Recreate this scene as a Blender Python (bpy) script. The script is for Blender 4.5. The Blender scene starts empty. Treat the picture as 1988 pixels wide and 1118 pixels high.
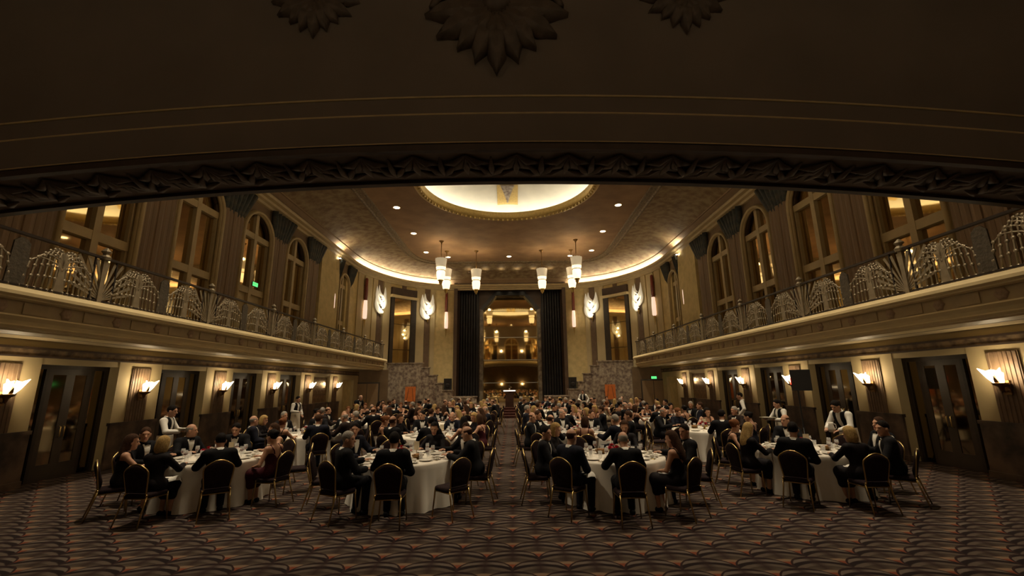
import bpy, bmesh, math, random
import numpy as np
from mathutils import Vector, Matrix
PI = math.pi
random.seed(7)
sc = bpy.context.scene
COL = sc.collection

# ------------------------------------------------------------------ camera, world, exposure
PITCH = math.atan(187/850); ROLL = math.radians(0.65)
cam_d = bpy.data.cameras.new('camera'); cam_d.sensor_width = 36.0
cam_d.lens = 36.0*850/1988; cam_d.clip_end = 300
cam = bpy.data.objects.new('camera', cam_d); COL.objects.link(cam)
_f = Vector((0, math.cos(PITCH), math.sin(PITCH))); _u0 = Vector((0, -math.sin(PITCH), math.cos(PITCH))); _r0 = Vector((1, 0, 0))
_up = _u0*math.cos(ROLL)+_r0*math.sin(ROLL); _rt = _r0*math.cos(ROLL)-_u0*math.sin(ROLL)
_m = Matrix.Identity(4)
for i in range(3):
    _m[i][0] = _rt[i]; _m[i][1] = _up[i]; _m[i][2] = -_f[i]
_m[0][3], _m[1][3], _m[2][3] = 0.2, 0.0, 2.1
cam.matrix_world = _m
sc.camera = cam
world = bpy.data.worlds.new('world'); sc.world = world; world.use_nodes = True
world.node_tree.nodes['Background'].inputs[0].default_value = (0.02, 0.015, 0.01, 1)
world.node_tree.nodes['Background'].inputs[1].default_value = 0.2
sc.view_settings.view_transform = 'Standard'; sc.view_settings.look = 'None'
sc.view_settings.gamma = 1.0; sc.view_settings.use_curve_mapping = False
sc.view_settings.exposure = 0.75
cy = sc.cycles
cy.use_denoising = True; cy.adaptive_threshold = 0.02; cy.max_bounces = 7; cy.diffuse_bounces = 3; cy.glossy_bounces = 4
cy.transmission_bounces = 4; cy.transparent_max_bounces = 6; cy.sample_clamp_indirect = 3.0
cy.caustics_reflective = False; cy.caustics_refractive = False

# lamp strengths (emission of the lamp glass itself)
WARM = (1.0, 0.79, 0.49); WHITE = (1.0, 0.85, 0.6)
E_SCONCE, E_PENDANT, E_DOWN, E_DOME, E_COVE, E_SHELL, E_TORCH = 8.0, 1.0, 6.0, 4.4, 45.0, 0.10, 0.55
P_DOWN, P_SCONCE, P_PENDANT, P_SHELL, P_ARCH_FILL = 960.0, 10.0, 28.0, 5.5, 50.0

# ------------------------------------------------------------------ materials
MATS = {}
def _nt(name):
    m = bpy.data.materials.new(name); m.use_nodes = True
    nt = m.node_tree; b = nt.nodes['Principled BSDF']
    MATS[name] = m
    return m, nt, b
def mat(name, col, rough=0.6, metal=0.0, var=0.0, scale=4.0, bump=0.0, bscale=30.0, emit=None, es=0.0, trans=0.0, col2=None, detail=4.0, sheen=0.0, stretch=None):
    m, nt, b = _nt(name)
    b.inputs['Base Color'].default_value = (*col, 1); b.inputs['Roughness'].default_value = rough
    b.inputs['Metallic'].default_value = metal; b.inputs['Transmission Weight'].default_value = trans
    if emit:
        b.inputs['Emission Color'].default_value = (*emit, 1); b.inputs['Emission Strength'].default_value = es
    if var or col2 or bump:
        tc = nt.nodes.new('ShaderNodeTexCoord'); src = tc.outputs['Object']
        if stretch:
            mp = nt.nodes.new('ShaderNodeMapping'); mp.inputs['Scale'].default_value = stretch
            nt.links.new(src, mp.inputs[0]); src = mp.outputs[0]
    if var or col2:
        n = nt.nodes.new('ShaderNodeTexNoise'); n.inputs['Scale'].default_value = scale; n.inputs['Detail'].default_value = detail
        nt.links.new(src, n.inputs['Vector'])
        r = nt.nodes.new('ShaderNodeValToRGB')
        c2 = col2 or tuple(c*(1-var) for c in col); c1 = col if col2 else tuple(min(1, c*(1+var)) for c in col)
        r.color_ramp.elements[0].position = 0.36; r.color_ramp.elements[1].position = 0.64
        r.color_ramp.elements[0].color = (*c2, 1); r.color_ramp.elements[1].color = (*c1, 1)
        nt.links.new(n.outputs['Fac'], r.inputs[0]); nt.links.new(r.outputs[0], b.inputs['Base Color'])
    if bump:
        n2 = nt.nodes.new('ShaderNodeTexNoise'); n2.inputs['Scale'].default_value = bscale; n2.inputs['Detail'].default_value = 5
        nt.links.new(src, n2.inputs['Vector'])
        bp = nt.nodes.new('ShaderNodeBump'); bp.inputs['Strength'].default_value = bump; bp.inputs['Distance'].default_value = 0.03
        nt.links.new(n2.outputs['Fac'], bp.inputs['Height']); nt.links.new(bp.outputs[0], b.inputs['Normal'])
    return m

mat('cream', (0.50, 0.40, 0.22), 0.75, var=0.06, scale=1.2, bump=0.08, bscale=60)
mat('cream_panel', (0.60, 0.47, 0.22), 0.85, var=0.10, scale=3, bump=0.3, bscale=45)
mat('brown_strip', (0.15, 0.095, 0.055), 0.6, var=0.12, scale=5)
mat('flute', (0.225, 0.15, 0.088), 0.6, var=0.12, scale=2, stretch=(1, 1, 0.2))
mat('window_frame', (0.46, 0.35, 0.18), 0.55, var=0.06, scale=3)
mat('wall_brown', (0.20, 0.135, 0.075), 0.8, var=0.12, scale=1.5)
mat('teal', (0.022, 0.030, 0.030), 0.7, var=0.0, col2=(0.06, 0.055, 0.04), scale=5, bump=0.4, bscale=12)
mat('ceiling', (0.36, 0.22, 0.115), 0.8, col2=(0.27, 0.16, 0.085), scale=1.1, detail=7, bump=0.1, bscale=8)
mat('cove_paint', (0.33, 0.25, 0.135), 0.75, col2=(0.19, 0.115, 0.055), scale=2.6, detail=9, bump=0.35, bscale=10)
mat('cove_plain', (0.30, 0.20, 0.11), 0.75, var=0.08, scale=2)
mat('border', (0.26, 0.19, 0.10), 0.6, col2=(0.12, 0.08, 0.045), scale=9, detail=5, bump=0.5, bscale=25)
mat('gold_trim', (0.52, 0.36, 0.12), 0.4, metal=0.5, var=0.1, scale=10)
mat('dome_plaster', (0.80, 0.74, 0.60), 0.8, var=0.04, scale=1.5)
mat('ledge', (0.66, 0.53, 0.29), 0.5, var=0.05, scale=2)
mat('fascia', (0.36, 0.27, 0.145), 0.6, var=0.08, scale=3)
mat('rosette', (0.30, 0.20, 0.12), 0.6, var=0.15, scale=12)
mat('soffit', (0.48, 0.38, 0.22), 0.6, var=0.05)
mat('marble_band', (0.28, 0.20, 0.12), 0.35, col2=(0.07, 0.045, 0.03), scale=5, detail=8)
mat('marble_dark', (0.16, 0.11, 0.075), 0.3, col2=(0.035, 0.025, 0.02), scale=2.2, detail=9)
mat('marble', (0.46, 0.38, 0.28), 0.3, col2=(0.15, 0.10, 0.08), scale=5.5, detail=10)
mat('door_wood', (0.03, 0.02, 0.012), 0.45, var=0.2, scale=3)
mat('door_frame_light', (0.05, 0.035, 0.022), 0.5, var=0.1)
mat('mirror', (0.62, 0.47, 0.24), 0.035, metal=1.0)
mat('mirror_dark', (0.27, 0.21, 0.125), 0.06, metal=1.0)
mat('mirror_antique', (0.42, 0.30, 0.16), 0.22, metal=0.85, col2=(0.22, 0.14, 0.07), scale=7)
mat('black_marble', (0.018, 0.016, 0.017), 0.35, var=0.3, scale=2)
mat('portal_brown', (0.085, 0.05, 0.028), 0.5, var=0.15, scale=2)
mat('portal_frame', (0.30, 0.25, 0.18), 0.3, col2=(0.11, 0.08, 0.055), scale=3, detail=8)
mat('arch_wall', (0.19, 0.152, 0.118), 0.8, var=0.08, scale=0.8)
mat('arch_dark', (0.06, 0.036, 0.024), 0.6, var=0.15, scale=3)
mat('arch_trim', (0.60, 0.46, 0.24), 0.5, var=0.1)
mat('ornament', (0.12, 0.085, 0.06), 0.6, var=0.2, scale=6)
mat('iron', (0.30, 0.25, 0.17), 0.45, metal=0.6, var=0.15, scale=8)
mat('plaque', (0.085, 0.07, 0.05), 0.5, metal=0.4, var=0.2, scale=10, bump=0.5, bscale=20)
mat('iron_dark', (0.03, 0.022, 0.018), 0.4, metal=0.4)
mat('bronze', (0.22, 0.13, 0.05), 0.35, metal=0.8, var=0.1)
mat('brass', (0.62, 0.44, 0.16), 0.28, metal=1.0)
mat('chair_gold', (0.50, 0.36, 0.15), 0.30, metal=1.0)
mat('chair_fabric', (0.020, 0.011, 0.012), 0.9, var=0.25, scale=40)
mat('linen', (0.80, 0.75, 0.66), 0.85, var=0.03, scale=3)
mat('napkin', (0.82, 0.79, 0.72), 0.85)
mat('china', (0.80, 0.77, 0.70), 0.15)
mat('china_rim', (0.35, 0.30, 0.20), 0.2, metal=0.5)
mat('glass', (0.9, 0.9, 0.88), 0.03)
MATS['glass'].node_tree.nodes['Principled BSDF'].inputs['Alpha'].default_value = 0.22
mat('coffee', (0.03, 0.015, 0.008), 0.1)
mat('wine', (0.10, 0.005, 0.01), 0.05)
mat('petal_red', (0.50, 0.035, 0.06), 0.6, var=0.25, scale=30)
mat('petal_white', (0.78, 0.70, 0.62), 0.6)
mat('leaf', (0.03, 0.05, 0.02), 0.5, var=0.3, scale=20)
mat('card', (0.72, 0.63, 0.45), 0.8)
mat('bread', (0.32, 0.16, 0.06), 0.8, var=0.2, scale=20)
mat('lectern_wood', (0.05, 0.02, 0.012), 0.4, var=0.2, scale=4)
mat('step_carpet', (0.10, 0.035, 0.025), 0.9, var=0.2, scale=10)
mat('black_plastic', (0.012, 0.012, 0.013), 0.5)
mat('orange_board', (0.62, 0.16, 0.025), 0.7, var=0.08, scale=4)
mat('skin', (0.50, 0.27, 0.17), 0.55, var=0.05, scale=12)
mat('skin_tan', (0.40, 0.20, 0.115), 0.55, var=0.05, scale=12)
mat('eye', (0.03, 0.02, 0.015), 0.2)
mat('lip', (0.34, 0.10, 0.085), 0.5)
mat('suit_black', (0.009, 0.009, 0.011), 0.8, var=0.3, scale=60)
mat('suit_navy', (0.012, 0.013, 0.022), 0.8, var=0.3, scale=60)
mat('suit_brown', (0.022, 0.014, 0.012), 0.8, var=0.3, scale=60)
mat('dress_black', (0.010, 0.008, 0.010), 0.7, var=0.3, scale=40)
mat('dress_wine', (0.055, 0.010, 0.015), 0.7, var=0.3, scale=40)
mat('dress_cream', (0.62, 0.52, 0.36), 0.7, var=0.08, scale=30)
mat('shirt_white', (0.78, 0.76, 0.70), 0.8, var=0.03, scale=30)
mat('apron', (0.66, 0.58, 0.45), 0.8, var=0.04, scale=10)
mat('hair_black', (0.010, 0.007, 0.006), 0.75, var=0.3, scale=60, bump=0.4, bscale=80)
mat('hair_brown', (0.055, 0.026, 0.014), 0.75, var=0.3, scale=60, bump=0.4, bscale=80)
mat('hair_red', (0.16, 0.06, 0.022), 0.75, var=0.3, scale=60, bump=0.4, bscale=80)
mat('hair_blonde', (0.42, 0.28, 0.11), 0.75, var=0.25, scale=60, bump=0.4, bscale=80)
mat('hair_grey', (0.32, 0.29, 0.25), 0.75, var=0.25, scale=60, bump=0.4, bscale=80)
mat('lamp_sconce', (0.9, 0.8, 0.6), 0.5, emit=WARM, es=E_SCONCE)
mat('lamp_pendant', (0.9, 0.8, 0.6), 0.4, emit=WARM, es=E_PENDANT)
mat('lamp_pendant_dim', (0.85, 0.75, 0.55), 0.3, emit=WARM, es=E_PENDANT*0.2)
mat('lamp_down', (0.9, 0.9, 0.9), 0.5, emit=(1.0, 0.80, 0.50), es=E_DOWN)
mat('lamp_dome', (0.9, 0.9, 0.9), 0.5, emit=(1.0, 0.94, 0.80), es=E_DOME)
mat('lamp_cove', (0.9, 0.9, 0.9), 0.5, emit=(1.0, 0.88, 0.66), es=E_COVE)
mat('lamp_shell', (0.9, 0.9, 0.85), 0.5, emit=(1.0, 0.86, 0.60), es=E_SHELL)
mat('lamp_torch', (0.9, 0.8, 0.75), 0.5, emit=(1.0, 0.68, 0.50), es=E_TORCH)
mat('torch_glass', (0.22, 0.05, 0.035), 0.25, var=0.1)
mat('lamp_read', (0.9, 0.9, 0.9), 0.5, emit=(1.0, 0.95, 0.85), es=2.2)
mat('exit_green', (0.05, 0.5, 0.15), 0.5, emit=(0.12, 0.9, 0.25), es=0.8)
mat('red_led', (0.5, 0.02, 0.02), 0.5, emit=(1.0, 0.05, 0.03), es=2.0)

for _k, _mm in MATS.items():
    if _k.startswith(('suit', 'dress', 'hair', 'chair_fabric')): _mm.node_tree.nodes['Principled BSDF'].inputs['Specular IOR Level'].default_value = 0.12
def carpet_material():
    m, nt, b = _nt('carpet')
    N = nt.nodes; L = nt.links
    def mth(op, a, c=0.0, d=None):
        n = N.new('ShaderNodeMath'); n.operation = op
        for i, x in enumerate((a, c) if d is None else (a, c, d)):
            if isinstance(x, (int, float)): n.inputs[i].default_value = x
            else: L.new(x, n.inputs[i])
        return n.outputs[0]
    geo = N.new('ShaderNodeNewGeometry'); sep = N.new('ShaderNodeSeparateXYZ'); L.new(geo.outputs['Position'], sep.inputs[0])
    nz = N.new('ShaderNodeTexNoise'); nz.inputs['Scale'].default_value = 9; L.new(geo.outputs['Position'], nz.inputs['Vector'])
    jit = mth('MULTIPLY', mth('SUBTRACT', nz.outputs['Fac'], 0.5), 0.02)
    H = 0.327; W = 0.654
    x = mth('ADD', mth('SUBTRACT', sep.outputs[0], 0.17), jit); y = mth('ADD', mth('SUBTRACT', sep.outputs[1], 5.95), jit)
    v = mth('DIVIDE', y, H); k = mth('FLOOR', v); fy = mth('SUBTRACT', v, k)
    odd = mth('FLOORED_MODULO', k, 2.0)
    def dxr(par):   # signed offset (units of H) from the nearest centre of a row with parity par
        u = mth('DIVIDE', mth('SUBTRACT', x, mth('MULTIPLY', par, W/2)), W)
        return mth('MULTIPLY', mth('SUBTRACT', mth('SUBTRACT', u, mth('FLOOR', mth('ADD', u, 0.5))), 0.0), 2.0)
    dA = dxr(odd); dB = dxr(mth('SUBTRACT', 1.0, odd))
    d = mth('SQRT', mth('ADD', mth('MULTIPLY', dA, dA), mth('MULTIPLY', fy, fy)))
    inA = mth('LESS_THAN', d, 1.0)
    ax = mth('ADD', mth('MULTIPLY', dA, inA), mth('MULTIPLY', dB, mth('SUBTRACT', 1.0, inA)))
    ay = mth('ADD', fy, inA)
    rho = mth('MULTIPLY', mth('SQRT', mth('ADD', mth('MULTIPLY', ax, ax), mth('MULTIPLY', ay, ay))), 0.5)
    r = N.new('ShaderNodeValToRGB'); r.color_ramp.interpolation = 'LINEAR'
    D_ = (0.016, 0.010, 0.010); T1 = (0.050, 0.037, 0.028); T2 = (0.092, 0.069, 0.054); T3 = (0.125, 0.098, 0.080)
    cols = [(0.0, (0.06, 0.03, 0.02)), (0.11, (0.10, 0.055, 0.035)), (0.17, (0.17, 0.050, 0.026)), (0.28, (0.18, 0.052, 0.026)), (0.315, (0.19, 0.125, 0.08)), (0.385, (0.19, 0.125, 0.08)), (0.42, (0.085, 0.062, 0.045)), (0.58, T1), (0.61, T2), (0.69, T2), (0.71, D_), (0.80, D_), (0.82, T3), (0.90, T3), (0.92, D_), (1.0, D_)]
    el = r.color_ramp.elements
    el[0].position = cols[0][0]; el[0].color = (*cols[0][1], 1); el[1].position = 1.0; el[1].color = (*cols[-1][1], 1)
    for p, c in cols[1:-1]:
        e = el.new(p); e.color = (*c, 1)
    L.new(rho, r.inputs[0])
    edge = mth('MULTIPLY', mth('GREATER_THAN', d, 0.955), mth('LESS_THAN', d, 1.03))
    mix = N.new('ShaderNodeMix'); mix.data_type = 'RGBA'
    mid_ = mth('MULTIPLY', mth('GREATER_THAN', rho, 0.42), mth('SUBTRACT', 1.0, mth('MINIMUM', 1.0, mth('ADD', 0.15, mth('MULTIPLY', mth('ABSOLUTE', ax), 2.6)))))
    edge = mth('MAXIMUM', edge, mid_)
    L.new(edge, mix.inputs[0]); L.new(r.outputs[0], mix.inputs[6]); mix.inputs[7].default_value = (0.028, 0.015, 0.014, 1)
    L.new(mix.outputs[2], b.inputs['Base Color']); b.inputs['Roughness'].default_value = 0.95
    b.inputs['Specular IOR Level'].default_value = 0.1
    fn = N.new('ShaderNodeTexNoise'); fn.inputs['Scale'].default_value = 300; L.new(geo.outputs['Position'], fn.inputs['Vector'])
    bp = N.new('ShaderNodeBump'); bp.inputs['Strength'].default_value = 0.3; bp.inputs['Distance'].default_value = 0.01
    L.new(fn.outputs['Fac'], bp.inputs['Height']); L.new(bp.outputs[0], b.inputs['Normal'])
carpet_material()

# ------------------------------------------------------------------ mesh helpers
class MB:
    def __init__(s): s.v = []; s.f = []; s.m = []
    def add(s, verts, faces, mi=0):
        o = len(s.v); s.v += [tuple(p) for p in verts]
        s.f += [tuple(o+i for i in f) for f in faces]; s.m += [mi]*len(faces); return s
    def box(s, x0, y0, z0, x1, y1, z1, mi=0):
        vs = [(x, y, z) for z in (z0, z1) for y in (y0, y1) for x in (x0, x1)]
        return s.add(vs, [(0, 2, 3, 1), (4, 5, 7, 6), (0, 1, 5, 4), (2, 6, 7, 3), (0, 4, 6, 2), (1, 3, 7, 5)], mi)
    def prism(s, poly, p0, du, dv, dn, mi=0):   # 2-D polygon (a, b) -> p0 + a*du + b*dv, thickness dn
        p0, du, dv, dn = map(Vector, (p0, du, dv, dn)); n = len(poly)
        a = [p0+du*q[0]+dv*q[1] for q in poly]; b = [p+dn for p in a]
        return s.add(a+b, [tuple(range(n-1, -1, -1)), tuple(range(n, 2*n))]+[(i, (i+1) % n, n+(i+1) % n, n+i) for i in range(n)], mi)
    def tube(s, pts, r, n=8, mi=0, cap=True):
        pts = [Vector(p) for p in pts]; R = r if isinstance(r, (list, tuple)) else [r]*len(pts)
        prev = None; rings = []
        for i, p in enumerate(pts):
            t = (pts[min(i+1, len(pts)-1)]-pts[max(i-1, 0)]).normalized()
            if prev is None:
                a = Vector((0, 0, 1)) if abs(t.z) < 0.9 else Vector((1, 0, 0)); x = t.cross(a).normalized()
            else:
                x = (prev-t*prev.dot(t)).normalized()
            prev = x; y = t.cross(x)
            rings.append([p+(x*math.cos(2*PI*j/n)+y*math.sin(2*PI*j/n))*R[i] for j in range(n)])
        vs = [q for ring in rings for q in ring]
        fs = [(i*n+j, i*n+(j+1) % n, (i+1)*n+(j+1) % n, (i+1)*n+j) for i in range(len(pts)-1) for j in range(n)]
        if cap: fs += [tuple(range(n-1, -1, -1)), tuple((len(pts)-1)*n+j for j in range(n))]
        return s.add(vs, fs, mi)
    def lathe(s, prof, n=16, c=(0, 0, 0), mi=0, a0=0, a1=2*PI, mod=None):
        full = abs(a1-a0-2*PI) < 1e-6; k = n if full else n+1
        vs = []
        for (r, z) in prof:
            for j in range(k):
                a = a0+(a1-a0)*j/n; rr = r*(mod(a, z) if mod else 1)
                vs.append((c[0]+rr*math.cos(a), c[1]+rr*math.sin(a), c[2]+z))
        fs = []
        for i in range(len(prof)-1):
            for j in range(n):
                j2 = (j+1) % k
                fs.append((i*k+j, i*k+j2, (i+1)*k+j2, (i+1)*k+j))
        return s.add(vs, fs, mi)
    def loft(s, rows, mi=0, close=False):
        n = len(rows[0]); vs = [p for r in rows for p in r]
        fs = [(i*n+j, i*n+(j+1) % n, (i+1)*n+(j+1) % n, (i+1)*n+j) for i in range(len(rows)-1) for j in range(n if close else n-1)]
        return s.add(vs, fs, mi)
    def ball(s, c, r, n=8, m=6, mi=0):
        rx, ry, rz = r if isinstance(r, (list, tuple)) else (r, r, r)
        rows = [[(c[0]+rx*math.sin(PI*i/m)*math.cos(2*PI*j/n), c[1]+ry*math.sin(PI*i/m)*math.sin(2*PI*j/n), c[2]+rz*math.cos(PI*i/m)) for j in range(n)] for i in range(m+1)]
        return s.loft(rows, mi, True)
    def mesh(s, name, mats, smooth=False, fix=True):
        me = bpy.data.meshes.new(name); me.from_pydata(s.v, [], s.f)
        for x in (mats if isinstance(mats, (list, tuple)) else [mats]): me.materials.append(MATS[x])
        if len(me.materials) > 1: me.polygons.foreach_set('material_index', s.m)
        if fix:
            bm = bmesh.new(); bm.from_mesh(me)
            bmesh.ops.remove_doubles(bm, verts=bm.verts, dist=1e-5)
            bmesh.ops.recalc_face_normals(bm, faces=bm.faces); bm.to_mesh(me); bm.free()
        if smooth:
            me.polygons.foreach_set('use_smooth', [True]*len(me.polygons))
        me.update(); return me
    def build(s, name, mats, parent=None, smooth=False, fix=True, **k):
        return obj(name, s.mesh(name, mats, smooth, fix), parent, **k)

def obj(name, data, parent=None, loc=None, rot=None, scale=None, label=None, cat=None, group=None, kind=None, mtx=None):
    o = bpy.data.objects.new(name, data); COL.objects.link(o)
    if parent: o.parent = parent
    if mtx is not None: o.matrix_local = mtx
    if loc: o.location = loc
    if rot: o.rotation_euler = rot
    if scale: o.scale = scale
    if label: o['label'] = label
    if cat: o['category'] = cat
    if group: o['group'] = group
    if kind: o['kind'] = kind
    return o
def empty(name, loc=(0, 0, 0), rz=0, **k): return obj(name, None, None, loc, (0, 0, rz), **k)
def override(o, mname, slot=0):
    o.material_slots[slot].link = 'OBJECT'; o.material_slots[slot].material = MATS[mname]
ORD = ['first', 'second', 'third', 'fourth', 'fifth', 'sixth', 'seventh', 'eighth', 'ninth', 'tenth', 'eleventh', 'twelfth']
SIDE = {-1: 'left', 1: 'right'}

# ------------------------------------------------------------------ plan of the hall
W = 11.0; XB = 8.8; YA0, YA1 = 5.05, 6.0; YS = 28.8; ZC = 11.6; ZL = 3.95
LAMP_Y = [9.5, 13.05, 16.6, 20.15, 23.7, 27.35]
DOORS_Y = [11.275, 14.825, 18.375, 21.925]
def apse(t, s=1, off=0.0):       # wall line of the rounded far corner; off > 0 moves into the room
    a, b = 6.5, 8.4
    x = 4.5+a*math.cos(t); y = YS+b*math.sin(t)
    n = Vector((math.cos(t)/a, math.sin(t)/b)); n.normalize()
    return Vector((s*(x-n.x*off), y-n.y*off)), Vector((-s*n.x, -n.y))
def sd(t): return math.copysign(abs(t)**(2/3.2), t)
def outer_path(off):
    P = [(-(W-off), y) for y in np.linspace(YA1, YS, 24)]
    P += [tuple(apse(t, -1, off)[0]) for t in np.linspace(0.04, PI/2, 24)]
    P += [(x, 37.2-off) for x in np.linspace(-4.0, 4.0, 9)]
    P += [tuple(apse(t, 1, off)[0]) for t in np.linspace(PI/2, 0.04, 24)]
    P += [((W-off), y) for y in np.linspace(YS, YA1, 24)]
    return P
def inner_path(e=0.0):
    P = [(-(7.2+e), y) for y in np.linspace(YA1, YS, 24)]
    P += [(-(4.5+(2.7+e)*sd(math.cos(t))), YS+(4.6+e)*sd(math.sin(t))) for t in np.linspace(0.04, PI/2, 24)]
    P += [(x, YS+4.6+e) for x in np.linspace(-4.0, 4.0, 9)]
    P += [((4.5+(2.7+e)*sd(math.cos(t))), YS+(4.6+e)*sd(math.sin(t))) for t in np.linspace(PI/2, 0.04, 24)]
    P += [((7.2+e), y) for y in np.linspace(YS, YA1, 24)]
    return P

# floor
b = MB(); b.box(-12, -8, -0.2, 12, 43, 0); b.build('floor', 'carpet', kind='structure')
# ---- ceiling with the round opening of the dome
DC = (0.0, 19.9); DR = 4.2
ceil = empty('ceiling', kind='structure')
b = MB()
ip = inner_path(0.0); ip = ip+[(x, YA1) for x in np.linspace(7.0, -7.0, 15)]
def hit(a):
    d = Vector((math.cos(a), math.sin(a))); best = None
    for i in range(len(ip)):
        p = Vector(ip[i])-Vector(DC); q = Vector(ip[(i+1) % len(ip)])-Vector(DC); e = q-p
        den = d.x*e.y-d.y*e.x
        if abs(den) < 1e-9: continue
        t = (p.x*e.y-p.y*e.x)/den; u = (p.x*d.y-p.y*d.x)/den
        if t > 0 and -1e-6 <= u <= 1+1e-6: best = t if best is None else max(best, t)
    return best
angs = sorted([math.atan2(y-DC[1], x-DC[0]) for x, y in ip])
r0 = [(DC[0]+(DR+0.3)*math.cos(a), DC[1]+(DR+0.3)*math.sin(a), ZC) for a in angs]
r1 = [(DC[0]+hit(a)*math.cos(a), DC[1]+hit(a)*math.sin(a), ZC) for a in angs]
b.loft([r0, r1], close=True); b.build('ceiling_field', 'ceiling', ceil)
op = outer_path(0.02)
def cove_row(t, e=0.0, ipx=None):
    h = 1-math.cos(t*PI/2)*1.0; g = math.sin(t*PI/2)
    h = 0.12*t+0.88*h
    return [(o[0]+(i[0]-o[0])*h, o[1]+(i[1]-o[1])*h, 10.47+(ZC-10.47)*g) for o, i in zip(op, ipx)]
ipe = inner_path(0.45)
MB().loft([cove_row(t, ipx=ipe) for t in np.linspace(0, 0.30, 4)]).build('cove_band', 'cove_plain', ceil, smooth=True)
MB().loft([cove_row(t, ipx=ipe) for t in np.linspace(0.30, 1, 9)]).build('painted_cove', 'cove_paint', ceil, smooth=True)
rows = []
for e, z in ((0.45, ZC), (0.45, ZC-0.07), (0.36, ZC-0.09), (0.30, ZC-0.03), (0.05, ZC-0.03), (0.0, ZC-0.07), (-0.08, ZC-0.07), (-0.1, ZC)):
    rows.append([(p[0], p[1], z) for p in inner_path(e)])
MB().loft(rows).build('ceiling_border', 'border', ceil)
mid = cove_row(0.30, ipx=ipe)
MB().tube(mid, 0.05, 6).build('cove_moulding', 'cove_plain', ceil, smooth=True)
# cornice round the hall
rows = []
for off, z in ((0.0, 10.1), (0.10, 10.12), (0.14, 10.22), (0.26, 10.27), (0.30, 10.36), (0.46, 10.40), (0.50, 10.50), (0.47, 10.55), (0.42, 10.46), (0.05, 10.44), (0.0, 10.44)):
    rows.append([(p[0], p[1], z) for p in outer_path(off)])
cor = MB().loft(rows).build('trim_1', 'window_frame', kind='structure')
MB().tube([(p[0], p[1], 10.47) for p in outer_path(0.44)], 0.028, 6).build('gilt_line', 'gold_trim', cor, smooth=True)

# dome
dome = empty('ceiling_dome', (DC[0], DC[1], ZC), kind='structure')
b = MB(); R = 5.3
prof = [(DR+0.05, 0.30), (DR+0.42, 0.32), (DR+0.45, 0.42)]+[((DR+0.45)*math.cos(a), 0.42+1.5*math.sin(a)) for a in np.linspace(0, PI/2-0.01, 14)]
b.lathe(prof, 64); b.build('dome_shell', 'dome_plaster', dome, smooth=True)
b = MB(); b.lathe([(DR, 0.34), (DR, 0.0), (DR+0.05, -0.06), (DR+0.22, -0.10), (DR+0.32, -0.05), (DR+0.36, 0.01)], 64); b.build('dome_rim', 'gold_trim', dome, smooth=True)
den = MB(); den.box(-0.055, -0.05, -0.05, 0.055, 0.05, 0.05); dm = den.mesh('dentil', 'gold_trim')
for k in range(96):
    a = 2*PI*k/96
    obj('dentil', dm, dome, ((DR+0.10)*math.cos(a), (DR+0.10)*math.sin(a), -0.10), (0, 0, a))
b = MB(); b.lathe([(DR+0.10, 0.33), (DR+0.30, 0.34)], 64); b.build('cove_lamp_ring', 'lamp_dome', dome)
# gilded square reliefs with a pale wedge on the slope of the dome
def dome_pt(x, rho, lift):
    r = math.hypot(x, rho); q = min(1, r/(DR+0.45)); return (x, rho, 0.42+1.5*math.sqrt(max(0, 1-q*q))-lift)
for k in range(4):
    a = k*PI/2; rot = Matrix.Rotation(a, 3, 'Z')
    def pt(x, rho, lift): return tuple(rot @ Vector(dome_pt(x, rho, lift)))
    b = MB(); b.loft([[pt(x, rho, 0.05) for x in np.linspace(-0.6, 0.6, 7)] for rho in np.linspace(3.0, 4.35, 8)]); p_ = b.build('gilt_relief', 'gold_trim', dome, smooth=True)
    b = MB(); b.loft([[pt(x*(4.32-rho)/1.3, rho, 0.075) for x in np.linspace(-0.40, 0.40, 5)] for rho in np.linspace(3.02, 4.25, 7)]); b.build('pale_wedge', 'marble', dome, smooth=True)
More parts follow.
